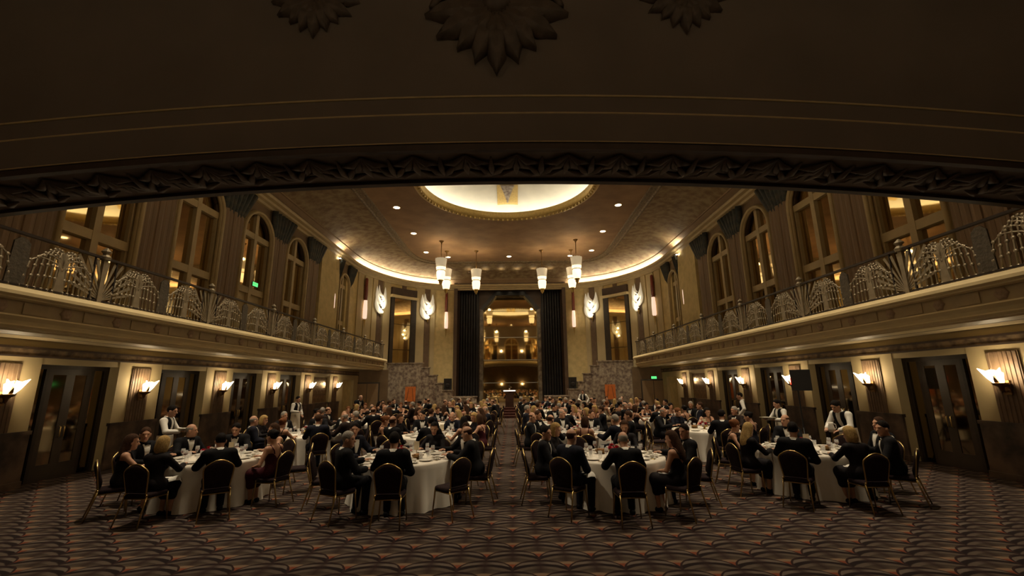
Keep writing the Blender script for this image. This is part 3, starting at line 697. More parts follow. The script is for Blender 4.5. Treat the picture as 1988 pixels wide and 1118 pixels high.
# ------------------------------------------------------------------ lamps
# wall sconces: flared glass slips in a bronze bracket
_g = MB()
SC_GLASS = []
for sg in (-1, 1):      # two flaring wings of frosted glass, a short slip behind them
    g = MB(); g.prism([(0.012, 0.0), (0.06, -0.015), (0.15, 0.12), (0.225, 0.335), (0.115, 0.275), (0.03, 0.30)], (0.13, 0, -0.06), (0.25, sg, 0), (0.34, 0, 1.0), (0.022, 0, 0))
    SC_GLASS.append(g.mesh('glass_wing', 'lamp_sconce'))
g = MB(); g.prism([(-0.05, 0), (0.05, 0), (0.10, 0.22), (0, 0.27), (-0.10, 0.22)], (0.09, 0, -0.05), (0, 1, 0), (0.1, 0, 1.0), (0.02, 0, 0)); SC_GLASS.append(g.mesh('glass_slip', 'lamp_sconce'))
g = MB(); g.lathe([(0.0, -0.24), (0.03, -0.20), (0.05, -0.12), (0.12, -0.08), (0.15, -0.04), (0.12, -0.03)], 12, c=(0.12, 0, 0)); SC_CUP = g.mesh('sconce_cup', 'bronze', True)
g = MB(); g.box(-0.02, -0.07, -0.28, 0.02, 0.07, 0.02); g.tube([(0, 0, -0.2), (0.07, 0, -0.22), (0.12, 0, -0.14)], 0.02, 6); SC_PLATE = g.mesh('back_plate', 'bronze')
g = MB(); g.prism([(-0.03, -0.09), (0.03, -0.09), (0.045, 0.0), (0.0, 0.12), (-0.045, 0.0)], (0.19, 0, 0), (0, 1, 0), (0.3, 0, 1), (0.02, 0, 0)); g.tube([(0.14, 0, -0.05), (0.27, 0, 0.26)], 0.008, 5); g.ball((0.27, 0, 0.27), 0.014, 6, 4); SC_ROD = g.mesh('sconce_spike', 'bronze')
def bulb(parent, loc, power, col=WARM, rad=0.05, name='lamp_bulb'):
    ld = bpy.data.lights.new(name, 'POINT'); ld.energy = power; ld.color = col; ld.shadow_soft_size = rad
    return obj(name, ld, parent, loc)
def sconce(x, y, z, rz, lab):
    r = empty('wall_sconce', (x, y, z), rz, label=lab, cat='wall lamp', group='fan-shaped glass sconces')
    for m in SC_GLASS: obj(m.name.split('.')[0], m, r)
    bulb(r, (0.20, 0, 0.22), P_SCONCE)
    obj('sconce_cup', SC_CUP, r); obj('back_plate', SC_PLATE, r); obj('sconce_spike', SC_ROD, r)
for s in (-1, 1):
    for i, y in enumerate(LAMP_Y):
        sconce(s*10.63, y, 2.05, 0 if s < 0 else PI, 'glowing fan-shaped glass sconce, %s along the %s wall counting from the camera' % (ORD[i], SIDE[s]))
for k, x in enumerate((-5.1, -1.7, 1.7, 5.1)):
    sconce(x, 6.02, 7.3, PI/2, 'glowing fan-shaped sconce on the hall side of the arch, %s from left' % ORD[k])
for k, x in enumerate((-6, -2, 2, 6)):
    sconce(x, -7.93, 2.05, PI/2, 'glowing fan-shaped sconce on the wall behind the camera, %s from left' % ORD[k])
# pendant lanterns: two tiers of ribbed glass with a brass tip
def rib(a, z): return 1+0.05*math.cos(12*a)
g = MB(); g.lathe([(0.36, 1.75), (0.355, 1.60), (0.33, 1.30), (0.325, 1.15)], 24, mod=lambda a, z: 1+0.10*math.cos(12*a)*max(0, (z-1.1)/0.65)); P_CROWN = g.mesh('glass_crown', 'lamp_pendant_dim', True)
g = MB(); g.lathe([(0.20, 1.52), (0.30, 1.38), (0.315, 1.15), (0.28, 0.95), (0.24, 0.92)], 24, mod=rib); P_UP = g.mesh('upper_shade', 'lamp_pendant', True)
g = MB(); g.lathe([(0.22, 0.92), (0.28, 0.84), (0.275, 0.60), (0.23, 0.32), (0.18, 0.28)], 24, mod=rib); P_LO = g.mesh('lower_shade', 'lamp_pendant', True)
g = MB(); g.lathe([(0.17, 0.29), (0.19, 0.24), (0.11, 0.17), (0.13, 0.12), (0.09, 0.03), (0.03, -0.06), (0.0, -0.08)], 16); P_TIP = g.mesh('brass_tip', 'brass', True)
g = MB(); g.lathe([(0.26, 0.90), (0.30, 0.92), (0.26, 0.96)], 24); P_RING = g.mesh('brass_ring', 'brass', True)
def pendant(x, y, zb, lab, zc=None, power=None):
    zc = zc or ZC
    r = empty('pendant_lantern', (x, y, zb), label=lab, cat='pendant lamp', group='hanging glass lanterns')
    for n, m in (('glass_crown', P_CROWN), ('upper_shade', P_UP), ('lower_shade', P_LO), ('brass_tip', P_TIP), ('brass_ring', P_RING)): obj(n, m, r)
    b = MB(); b.tube([(0, 0, 1.5), (0, 0, zc-zb)], 0.025, 6); b.build('hanging_rod', 'bronze', r)
    b = MB(); b.lathe([(0.03, -0.25), (0.06, -0.12), (0.16, -0.04), (0.17, 0.0)], 12, c=(0, 0, zc-zb)); b.build('ceiling_rose', 'bronze', r, smooth=True)
    bulb(r, (0, 0, 1.85), power or P_PENDANT, WARM, 0.12)
for s in (-1, 1):
    pendant(s*4.52, 28.2, 8.62, 'long glass pendant lantern hanging nearest the camera on the %s' % SIDE[s])
    pendant(s*4.50, 30.5, 8.50, 'long glass pendant lantern hanging just behind the outer one on the %s' % SIDE[s])
    pendant(s*2.36, 30.5, 8.45, 'long glass pendant lantern hanging just %s of the mirror portal' % SIDE[s])
    pendant(s*4.52, 11.6, 8.62, 'long glass pendant lantern above the second-row tables on the %s' % SIDE[s])
    pendant(s*4.50, 9.3, 8.50, 'outer glass pendant lantern above the front-row tables on the %s' % SIDE[s])
    pendant(s*2.36, 9.3, 8.45, 'inner glass pendant lantern above the front-row tables on the %s' % SIDE[s])
for k, x in enumerate((-5.5, 0, 5.5)):  # unseen lanterns added behind the camera to brighten the arch face
    pendant(x, -3.0, 6.3, 'added pendant lamp behind the camera brightening the arch face, %s from left' % ORD[k], 9.0, P_ARCH_FILL)
# recessed ceiling downlights
g = MB(); g.lathe([(0.17, 0.0), (0.21, -0.015), (0.23, 0.0)], 20); D_RING = g.mesh('trim_ring', 'gold_trim', True)
g = MB(); g.lathe([(0.0, -0.008), (0.17, -0.004)], 20); D_LENS = g.mesh('lamp_lens', 'lamp_down')
def downlight(x, y, z, lab, sc_=1.0, tilt=0.0, grp='recessed ceiling downlights', power=P_DOWN, aim=0.0):
    r = empty('downlight', (x, y, z), label=lab, cat='ceiling light', group=grp); r.scale = (sc_,)*3; r.rotation_euler = (tilt, 0, 0)
    obj('trim_ring', D_RING, r); obj('lamp_lens', D_LENS, r)
    if power:
        ld = bpy.data.lights.new('downlight_beam', 'SPOT'); ld.energy = power; ld.color = (1.0, 0.83, 0.58); ld.spot_size = 1.62; ld.spot_blend = 0.8; ld.shadow_soft_size = 0.12
        obj('downlight_beam', ld, r, (0, 0, -0.03), (0, aim, 0))
for s in (-1, 1):
    for i, y in enumerate((9.1, 13.2, 17.4, 22.4, 26.6, 30.7)):
        if i < 3: lab = 'round recessed downlight above the near tables, %s on the %s' % (ORD[i], SIDE[s])
        else: lab = 'round recessed downlight beside the dome on the %s, %s from the dark arch' % (SIDE[s], ORD[i-3])
        downlight(s*6.05, y, ZC-0.004, lab, power=P_DOWN*(1.2 if i == 0 else 1.0), aim=s*0.14)
    downlight(s*4.63, 32.0, ZC-0.004, 'round recessed downlight behind the pendants on the %s' % SIDE[s])
    downlight(s*4.63, 7.8, ZC-0.004, 'round recessed downlight close behind the arch on the %s' % SIDE[s], power=P_DOWN*0.08)
downlight(0, 32.0, ZC-0.004, 'round recessed downlight centred above the portal')
downlight(0, 7.8, ZC-0.004, 'round recessed downlight centred close behind the arch', power=P_DOWN*0.08)
for k in range(6):
    downlight(-3.35+1.34*k, 35.2, 11.22, 'small downlight in the cove above the portal, %s from left' % ORD[k], 0.7, 0.22, 'cove downlights', 0)
for k in range(5):
    downlight(-2.15+1.1*k, 38.0, 10.44, 'tiny downlight under the portal soffit, %s from left' % ORD[k], 0.62, 0, 'portal downlights', 25.0)
for k, (x, y) in enumerate(((-5, -2), (0, -2), (5, -2))):  # unseen fill lights, added so the dark arch face gets some light
    downlight(x, y, 8.995, 'added ceiling light behind the camera brightening the arch face, %s from left' % ORD[k], 1.0, 0, 'arch fill lights', 20.0)
# hidden strip lamps on the cornice of the rounded corners, and the uplight over each cream pier
for s in (-1, 1):
    r = empty('cornice_uplight', label='hidden strip lamp washing the cove of the %s rounded corner' % SIDE[s], cat='strip lamp')
    ts = [math.radians(d) for d in np.linspace(6, 84, 30)]
    b = MB(); b.loft([[(*apse(t, s, 0.40)[0], 10.52) for t in ts], [(*apse(t, s, 0.30)[0], 10.48) for t in ts]]); b.build('lamp_strip', 'lamp_cove', r)
    b = MB(); b.loft([[(*apse(t, s, 0.405)[0], 10.455) for t in ts], [(*apse(t, s, 0.405)[0], 10.515) for t in ts]]); b.build('strip_housing', 'bronze', r)
# curling white shell lamps on the far walls
def shell(t, s, lab):
    p, n = apse(math.radians(t), s, 0.09)
    r = empty('shell_lamp', (p.x, p.y, 8.15), math.atan2(n.y, n.x)+PI/2, label=lab, cat='wall lamp', group='plume-shaped shell lamps')
    for k, (sg, z, sz) in enumerate(((-1, -0.55, 1.0), (1, -0.18, 0.9), (-1, 0.15, 0.95), (1, 0.42, 0.8), (-1, 0.72, 0.6))):
        rows = []
        for q in np.linspace(0, 1, 12):
            cx = sg*(-0.10+0.62*sz*math.sin(min(1, q*1.35)*PI/2)); cz = z+1.35*sz*q**1.7
            w = 0.30*sz*math.sin(PI*(0.12+0.86*q))**0.7*(1-0.45*q)
            tx, tz = sg*0.62*(1-q), 0.25+1.3*q; l = math.hypot(tx, tz); nx, nz = -tz/l, tx/l
            rows.append([(cx-nx*w*u, -0.05-0.20*math.cos(u*1.3)*(1-q)-0.02, cz-nz*w*u) for u in (-1, -0.5, 0, 0.5, 1)])
        MB().loft(rows).build('shell_plume', 'lamp_shell', r, smooth=True)
    for bx_, bz_ in ((-0.12, -0.45), (0.12, -0.02), (-0.05, 0.45)): bulb(r, (bx_, -0.42, bz_), P_SHELL, (1.0, 0.86, 0.60), 0.06)
    b = MB(); b.lathe([(0.0, -0.95), (0.04, -0.88), (0.07, -0.72), (0.10, -0.62), (0.03, -0.55)], 10, c=(0, -0.08, 0)); b.build('brass_drop', 'brass', r, smooth=True)
for s in (-1, 1):
    shell(31.7, s, 'curling white shell lamp on the outer side of the %s far mirror' % SIDE[s])
    shell(67.5, s, 'curling white shell lamp on the portal side of the %s far mirror' % SIDE[s])
# long torch lamps
def torch(x, y, zt, zb, rz, lab, sc_=1.0):
    r = empty('torch_lamp', (x, y, zb), rz, label=lab, cat='wall lamp', group='long torch lamps')
    H = zt-zb
    b = MB(); b.lathe([(0.07, 0), (0.15, 0.10), (0.155, 0.25*H), (0.12, 0.45*H)], 14, c=(0, -0.14, 0)); b.lathe([(0.0, -0.02), (0.07, 0)], 14, c=(0, -0.14, 0)); b.build('lit_glass', 'lamp_torch', r, smooth=True)
    b = MB(); b.lathe([(0.12, 0.45*H), (0.13, 0.7*H), (0.11, 0.97*H), (0.0, H)], 14, c=(0, -0.14, 0)); b.build('red_glass', 'torch_glass', r, smooth=True)
    b = MB(); b.lathe([(0.09, 0.02), (0.06, -0.15), (0.03, -0.4), (0.0, -0.7)], 10, c=(0, -0.14, 0)); b.build('brass_tail', 'brass', r, smooth=True)
    b = MB(); b.box(-0.09, -0.14, 0.2*H, 0.09, 0.0, 0.22*H); b.box(-0.09, -0.14, 0.8*H, 0.09, 0.0, 0.82*H); b.build('wall_bracket', 'bronze', r)
for s in (-1, 1):
    p, n = apse(math.radians(81.5), s, 0.0)
    torch(p.x, p.y, 9.95, 6.75, math.atan2(n.y, n.x)+PI/2, 'long tapering torch lamp on the cream wall %s of the portal' % SIDE[s])
    p, n = apse(math.radians(18), s, 0.07)
    torch(p.x, p.y, 9.9, 6.8, math.atan2(n.y, n.x)+PI/2, 'long torch lamp at the start of the %s rounded corner' % SIDE[s])
    torch(s*(W-0.16), 26.75, 9.95, 6.75, -s*PI/2+PI, 'long torch lamp on the cream pier of the %s side wall' % SIDE[s])
    # lamp bead on top of the cream pier that lights the cove above it
    r = empty('pier_uplight', (s*(W-0.3), 26.75, 10.0), label='small bright uplight at the top of the %s cream pier' % SIDE[s], cat='lamp')
    b = MB(); b.add([(s*-0.10, -0.5, 0.52), (s*-0.10, 0.5, 0.52), (0, 0.5, 0.48), (0, -0.5, 0.48)], [(0, 1, 2, 3)]); b.build('lamp_strip', 'lamp_cove', r)
    b = MB(); b.ball((0, 0, 0.0), 0.06, 10, 6); b.build('lamp_bead', 'lamp_cove', r, smooth=True)
    b = MB(); b.lathe([(0.0, -0.12), (0.06, -0.1), (0.09, -0.02), (0.085, 0.0)], 10); b.build('lamp_cup', 'bronze', r, smooth=True)

# ------------------------------------------------------------------ people: one smooth continuous body grown from an implicit surface
def sdf_mesh(name, prims, vox, mats, cuts=()):
    lo = np.array([1e9]*3); hi = -lo
    for p in prims:
        r = max(p['r']) if p['t'] == 'e' else max(p['ra'], p['rb'])
        for q in ([p['c']] if p['t'] == 'e' else [p['a'], p['b']]):
            lo = np.minimum(lo, np.array(q)-r); hi = np.maximum(hi, np.array(q)+r)
    lo -= 2.5*vox; hi += 2.5*vox
    n = np.ceil((hi-lo)/vox).astype(int)+1
    D = np.full(n, 1.0, np.float32); B = np.full(n, 9.0, np.float32); T = np.zeros(n, np.int8)
    ax = [lo[i]+vox*np.arange(n[i]) for i in range(3)]
    for p in prims:
        k = p.get('k', 0.03); mg = k+2.5*vox
        if p['t'] == 'e': r = max(p['r']); l = np.array(p['c'])-r; h = np.array(p['c'])+r
        else: r = max(p['ra'], p['rb']); l = np.minimum(p['a'], p['b'])-r; h = np.maximum(p['a'], p['b'])+r
        i0 = np.maximum(((l-mg-lo)/vox).astype(int), 0); i1 = np.minimum(((h+mg-lo)/vox).astype(int)+2, n)
        sl = tuple(slice(i0[i], i1[i]) for i in range(3))
        X, Y, Z = np.meshgrid(ax[0][sl[0]], ax[1][sl[1]], ax[2][sl[2]], indexing='ij')
        if p['t'] == 'e':
            q = np.stack([X-p['c'][0], Y-p['c'][1], Z-p['c'][2]], -1)
            if p.get('R') is not None: q = q @ np.array(p['R'])
            rr = np.array(p['r']); k0 = np.sqrt(((q/rr)**2).sum(-1)); k1 = np.sqrt(((q/rr**2)**2).sum(-1))+1e-9
            d = k0*(k0-1)/k1
        else:
            a = np.array(p['a'], float); ba = np.array(p['b'], float)-a
            t = np.clip(((X-a[0])*ba[0]+(Y-a[1])*ba[1]+(Z-a[2])*ba[2])/max(1e-9, ba@ba), 0, 1)
            d = np.sqrt((X-a[0]-t*ba[0])**2+(Y-a[1]-t*ba[1])**2+(Z-a[2]-t*ba[2])**2)-(p['ra']+(p['rb']-p['ra'])*t)
        d = d.astype(np.float32)
        cur = D[sl]
        if k > 0:
            h_ = np.maximum(k-np.abs(cur-d), 0)/k; D[sl] = np.minimum(cur, d)-h_*h_*k*0.25
        else: D[sl] = np.minimum(cur, d)
        dd = d-p.get('bias', 0.0); m = dd < B[sl]
        T[sl] = np.where(m, p.get('tag', 0), T[sl]); B[sl] = np.where(m, dd, B[sl])
    if cuts:
        X, Y, Z = np.meshgrid(*ax, indexing='ij')
        for c in cuts: D = np.maximum(D, c(X, Y, Z).astype(np.float32))
    S = D < 0
    c8 = [S[i:n[0]-1+i, j:n[1]-1+j, k:n[2]-1+k] for i in (0, 1) for j in (0, 1) for k in (0, 1)]
    cnt = sum(c.astype(np.int8) for c in c8); act = (cnt > 0) & (cnt < 8)
    idx = np.argwhere(act); vid = np.full(act.shape, -1, np.int64); vid[act] = np.arange(len(idx))
    acc = np.zeros((len(idx), 3)); num = np.zeros(len(idx))
    offs = [(i, j, k) for i in (0, 1) for j in (0, 1) for k in (0, 1)]
    val = {o: D[idx[:, 0]+o[0], idx[:, 1]+o[1], idx[:, 2]+o[2]] for o in offs}
    for o in offs:
        for axi in range(3):
            if o[axi] == 0:
                o2 = tuple(1 if i == axi else o[i] for i in range(3))
                a, b_ = val[o], val[o2]; cr = (a < 0) != (b_ < 0)
                t = np.where(cr, a/np.where(a == b_, 1, a-b_), 0)
                p = np.array(o, float)[None, :]+t[:, None]*np.eye(3)[axi][None, :]
                acc += np.where(cr[:, None], p, 0); num += cr
    V = (acc/np.maximum(num, 1)[:, None]+idx)*vox+lo
    F = []
    for axi in range(3):
        a, b_ = (axi+1) % 3, (axi+2) % 3
        s0 = [slice(None)]*3; s1 = [slice(None)]*3; s0[axi] = slice(0, n[axi]-1); s1[axi] = slice(1, n[axi])
        A = S[tuple(s0)]; Bm = S[tuple(s1)]; e = np.argwhere(A != Bm)
        ok = (e[:, a] > 0) & (e[:, b_] > 0) & (e[:, a] < n[a]-1) & (e[:, b_] < n[b_]-1); e = e[ok]
        ins = A[e[:, 0], e[:, 1], e[:, 2]]
        def cell(da, db):
            q = e.copy(); q[:, a] -= da; q[:, b_] -= db; return vid[q[:, 0], q[:, 1], q[:, 2]]
        quad = np.stack([cell(1, 1), cell(0, 1), cell(0, 0), cell(1, 0)], 1)
        quad[~ins] = quad[~ins][:, ::-1]
        F.append(quad)
    F = np.concatenate(F); F = F[(F >= 0).all(1)]
    me = bpy.data.meshes.new(name)
    me.vertices.add(len(V)); me.vertices.foreach_set('co', V.astype(np.float32).ravel())
    me.loops.add(len(F)*4); me.loops.foreach_set('vertex_index', F.astype(np.int32).ravel())
    me.polygons.add(len(F)); me.polygons.foreach_set('loop_start', np.arange(0, len(F)*4, 4, dtype=np.int32))
    for m in mats: me.materials.append(MATS[m])
    if len(mats) > 1:
        fc = V[F].mean(1); gi = np.clip(((fc-lo)/vox+0.5).astype(int), 0, n-1)
        me.polygons.foreach_set('material_index', T[gi[:, 0], gi[:, 1], gi[:, 2]].astype(np.int32))
    me.polygons.foreach_set('use_smooth', np.ones(len(F), bool))
    me.update(calc_edges=True); me.validate()
    return me
def cap(a, b, ra, rb, **k): return dict(t='c', a=tuple(a), b=tuple(b), ra=ra, rb=rb, **k)
def ell(c, r, R=None, **k): return dict(t='e', c=tuple(c), r=tuple(r), R=R, **k)
def grow(ps, g, k=None): 
    out = []
    for p in ps:
        p = dict(p); p['tag'] = 0
        if k is not None: p['k'] = k
        if p['t'] == 'e': p['r'] = tuple(x+g for x in p['r'])
        else: p['ra'] += g; p['rb'] += g
        out.append(p)
    return out
def rotm(yaw=0, pitch=0, roll=0):   # yaw about z, pitch nods forward (+), columns = local axes
    m = Matrix.Rotation(yaw, 3, 'Z') @ Matrix.Rotation(-pitch, 3, 'X') @ Matrix.Rotation(roll, 3, 'Y')
    return m
def ik(S, T, l1, l2, pole):
    S, T = Vector(S), Vector(T); d = T-S; L = min(d.length, (l1+l2)*0.995); u = d.normalized()
    T = S+u*L; a = (l1*l1-l2*l2+L*L)/(2*L); h = math.sqrt(max(0, l1*l1-a*a))
    p = Vector(pole); p = (p-u*p.dot(u)).normalized()
    return S+u*a+p*h, T
def figure(pose):
    """skeleton and body volumes; x right, y forward, z up, origin on the floor under the hips"""
    g = pose.get('sex', 'm'); f = g == 'f'
    stand = pose.get('stand', False)
    hz = 0.93 if stand else 0.565
    hip = Vector((0, 0, hz)); lean, twist = pose.get('lean', 0.0), pose.get('twist', 0.0)
    Rt = rotm(twist, lean, pose.get('side', 0.0))
    def tp(x, y, z): return hip+Rt @ Vector((x, y, z))
    RtN = np.array(Rt)
    sw = 0.165 if f else 0.19
    torso = [ell(tp(0, -0.005, 0.02), (0.165 if f else 0.16, 0.12, 0.125), RtN, k=0.06), ell(tp(0, 0.0, 0.17), (0.125 if f else 0.145, 0.10, 0.14), RtN, k=0.06),
             ell(tp(0, 0.0, 0.33), (0.145 if f else 0.168, 0.108, 0.155), RtN, k=0.06), cap(tp(-sw+0.02, -0.015, 0.425), tp(sw-0.02, -0.015, 0.425), 0.06, 0.06, k=0.06)]
    if f: torso += [ell(tp(x, 0.085, 0.30), (0.058, 0.055, 0.058), RtN, k=0.04) for x in (-0.068, 0.068)]
    neck0 = tp(0, -0.02, 0.45); Rh = rotm(twist*0.5+pose.get('hyaw', 0), lean*0.4+pose.get('hpitch', 0.05), pose.get('hroll', 0.0))
    hc = tp(0, 0.015, 0.56)+Rh @ Vector((0, 0.02, 0.085)); RhN = np.array(Rh)
    def hp(x, y, z): return hc+Rh @ Vector((x, y, z))
    neck = [cap(neck0, hp(0, -0.025, -0.07), 0.058 if not f else 0.049, 0.053 if not f else 0.046, k=0.04)]
    head = [ell(hp(0, -0.012, 0.03), (0.077, 0.096, 0.098), RhN, k=0.03), ell(hp(0, 0.022, -0.035), (0.062, 0.074, 0.098), RhN, k=0.03), ell(hp(0, 0.062, -0.105), (0.036, 0.034, 0.03), RhN, k=0.03),
            cap(hp(0, 0.088, 0.005), hp(0, 0.112, -0.035), 0.010, 0.016, k=0.012), ell(hp(0, 0.076, 0.028), (0.052, 0.022, 0.014), RhN, k=0.015)]
    head += [ell(hp(x, -0.008, -0.015), (0.013, 0.026, 0.034), RhN, k=0.01) for x in (-0.08, 0.08)]
    head += [ell(hp(x, 0.078, 0.004), (0.013, 0.012, 0.007), RhN, k=0.004, tag=1, bias=-0.003) for x in (-0.031, 0.031)]
    head += [ell(hp(0, 0.088, -0.070), (0.025, 0.012, 0.011), RhN, k=0.006, tag=2)]
    arms = []; hands = []; fore = []
    for sg, key in ((-1, 'l'), (1, 'r')):
        S = tp(sg*sw, -0.015, 0.415); T = Vector(pose['hand_'+key]); pole = pose.get('pole_'+key, (sg*0.9, -0.5, -0.9))
        E, Wr = ik(S, T, 0.285, 0.255, pole)
        r = 0.85 if f else 1.0
        arms += [cap(S, E, 0.056*r, 0.044*r, k=0.035), cap(E, Wr, 0.043*r, 0.029*r, k=0.02)]
        fd = (Wr-E).normalized(); pd = Vector(pose.get('palm', (0, 0, -1))); pd = (pd-fd*pd.dot(fd))
        pd = pd.normalized() if pd.length > 1e-3 else Vector((0, 0, -1)); sd_ = fd.cross(pd)
        Rm = np.array(Matrix((sd_, fd, pd)).transposed()); pc = Wr+fd*0.055
        hands.append(ell(pc, (0.040*r, 0.055*r, 0.018), Rm, k=0.015))
        for q in range(4):
            o = (q-1.5)*0.021*r; L = (0.070, 0.080, 0.076, 0.060)[q]*r
            if sg < 0: o = -o
            a = pc+sd_*o+fd*0.04*r; m_ = a+fd*L*0.5+pd*0.004; e_ = m_+fd*L*0.36+pd*L*0.34
            hands += [cap(a, m_, 0.0095, 0.009, k=0.004), cap(m_, e_, 0.009, 0.0078, k=0.004)]
        th = sd_*(-sg*1.0)*(1 if sg > 0 else 1)
        th = sd_*(1 if (sd_.dot(Vector((-sg, 0, 0.3))) > 0) else -1)
        a = pc-fd*0.025+th*0.03; m_ = a+th*0.028+fd*0.028+pd*0.008; e_ = m_+fd*0.032+pd*0.008
        hands += [cap(a, m_, 0.013, 0.011, k=0.008), cap(m_, e_, 0.0105, 0.009, k=0.004)]
    legs = []; feet = []; thighs = []
    for sg in (-1, 1):
        H = hip+Vector((sg*0.09, 0, -0.02))
        if stand:
            st = pose.get('stride', 0.0)*sg
            K = Vector((sg*0.095, st*0.5+0.02, 0.50)); A = Vector((sg*0.10, st, 0.085))
        else:
            o = pose.get('foot', 0.0)*sg
            K = Vector((sg*(0.115 if not f else 0.075), 0.40, 0.52)); A = Vector((sg*(0.12 if not f else 0.07), 0.37+o, 0.085))
        r = 0.95 if f else 1.0
        thighs.append(cap(H, K, 0.085*r, 0.056*r, k=0.04)); legs.append(cap(K, A, 0.054*r, 0.036*r, k=0.03))
        feet += [cap(A+Vector((0, -0.03, -0.045)), A+Vector((sg*0.02, 0.15, -0.055)), 0.036, 0.028, k=0.02)]
    return dict(torso=torso, neck=neck, head=head, arms=arms, hands=hands, thighs=thighs, legs=legs, feet=feet, tp=tp, Rt=Rt, hc=hc, Rh=Rh, neck0=neck0, hip=hip, f=f, stand=stand)
ARCH = {}
def make_arch(name, pose, outfit):
    F = figure(pose); vox = 0.0105
    body = sdf_mesh('person', F['torso']+F['neck']+F['arms']+F['thighs']+F['legs']+F['feet']+F['head']+F['hands'], vox, ['skin', 'eye', 'lip'])
    parts = []
    sw2 = 0.17 if not F['f'] else 0.15
    tp, Rt, hip = F['tp'], F['Rt'], F['hip']; Ri = np.array(Rt.transposed())
    def loc(X, Y, Z):
        x, y, z = X-hip.x, Y-hip.y, Z-hip.z
        return Ri[0, 0]*x+Ri[0, 1]*y+Ri[0, 2]*z, Ri[1, 0]*x+Ri[1, 1]*y+Ri[1, 2]*z, Ri[2, 0]*x+Ri[2, 1]*y+Ri[2, 2]*z
    def sleeve(g, cut=0.95):
        out = []
        for i, p in enumerate(F['arms']):
            p = dict(p)
            if i % 2: a = Vector(p['a']); b_ = Vector(p['b']); p['b'] = tuple(a.lerp(b_, cut)); p['rb'] += 0.006
            out += grow([p], g)
        return out
    def collar_ring(mname, z=0.492, r=0.070):
        c = MB(); rows = []
        for zz, rr in ((z-0.02, r+0.012), (z+0.022, r-0.001), (z+0.022, r-0.012)):
            rows.append([tp(rr*math.cos(a), -0.018+rr*math.sin(a)+0.2*(zz-z), zz+0.012*math.cos(a-PI/2)*-1) for a in np.linspace(0, 2*PI, 17)[:-1]])
        c.loft(rows, 0, True); return c.mesh('collar', mname, True)
    if outfit == 'suit':
        parts.append(('dinner_jacket', sdf_mesh('dinner_jacket', grow(F['torso'], 0.024)+[cap(tp(-sw2-0.012, -0.02, 0.432), tp(sw2+0.012, -0.02, 0.432), 0.062, 0.062, k=0.05)]+[ell(tp(0, 0.0, -0.02), (0.20, 0.155, 0.16), np.array(Rt), k=0.06)]+sleeve(0.019), vox*1.15, ['suit_black'], cuts=[lambda X, Y, Z: -(loc(X, Y, Z)[2]+0.10)]), 'suit'))
        parts.append(('shirt_front', sdf_mesh('shirt_front', grow(F['torso'], 0.031), vox, ['shirt_white'], cuts=[lambda X, Y, Z: (lambda l: np.maximum(np.maximum(np.abs(l[0])-(0.022+0.20*np.maximum(0, l[2]-0.20)), 0.03-l[1]), np.maximum(0.2-l[2], l[2]-0.475)))(loc(X, Y, Z))]), None))
        parts.append(('collar', collar_ring('shirt_white'), None))
        bt = MB()
        for sg in (-1, 1): bt.prism([(0, -0.008), (sg*0.05, -0.026), (sg*0.05, 0.026), (0, 0.008)], tp(0, 0.10, 0.478), Rt @ Vector((1, 0, 0)), Rt @ Vector((0, 0, 1)), Rt @ Vector((0, 0.02, 0)))
        parts.append(('bow_tie', bt.mesh('bow_tie', 'suit_black'), None))
        parts.append(('trousers', sdf_mesh('trousers', grow(F['torso'][:1]+F['thighs']+F['legs'], 0.020), vox*1.2, ['suit_black'], cuts=[lambda X, Y, Z: 0.075-Z]), 'suit'))
        parts.append(('shoes', sdf_mesh('shoes', grow(F['feet'], 0.012, 0.0), vox*1.2, ['suit_black'], cuts=[lambda X, Y, Z: 0.004-Z]), None))
    elif outfit in ('dress', 'jacketdress'):
        top = 0.345 if outfit == 'dress' else 0.46
        sk = F['torso']+[cap(Vector(t['a']), Vector(t['b'])+Vector((0, 0.02, 0)), t['ra']+0.012, t['rb']+0.022, k=0.09) for t in F['thighs']]
        sk += [cap(Vector(l['a']), Vector(l['a']).lerp(Vector(l['b']), 0.45), l['ra']+0.014, l['rb']+0.03, k=0.09) for l in F['legs']]
        if outfit == 'dress':
            parts.append(('evening_dress', sdf_mesh('evening_dress', grow(sk, 0.011), vox*1.1, ['dress_black'], cuts=[lambda X, Y, Z: (lambda l: l[2]-(top-0.10*(l[1] < -0.03)*np.clip((0.09-np.abs(l[0]))/0.09, 0, 1)))(loc(X, Y, Z))]), 'dress'))
            st = MB()
            for sg in (-1, 1): st.tube([tp(sg*0.085, 0.118, 0.33), tp(sg*0.10, 0.06, 0.47), tp(sg*0.10, -0.03, 0.495), tp(sg*0.095, -0.115, 0.40), tp(sg*0.09, -0.125, 0.33)], 0.012, 6)
            parts.append(('shoulder_strap', st.mesh('shoulder_strap', 'dress_black', True), 'dress'))
        else:
            parts.append(('evening_jacket', sdf_mesh('evening_jacket', grow(sk, 0.014)+sleeve(0.013, 0.9), vox*1.1, ['dress_black']), 'dress'))
        sh = sdf_mesh('shoes', grow(F['feet'], 0.008, 0.0), vox*1.2, ['suit_black'], cuts=[lambda X, Y, Z: 0.004-Z])
        parts.append(('shoes', sh, None))
    elif outfit == 'waiter':
        parts.append(('white_shirt', sdf_mesh('white_shirt', grow(F['torso'][1:], 0.010)+sleeve(0.014), vox*1.1, ['shirt_white']), None))
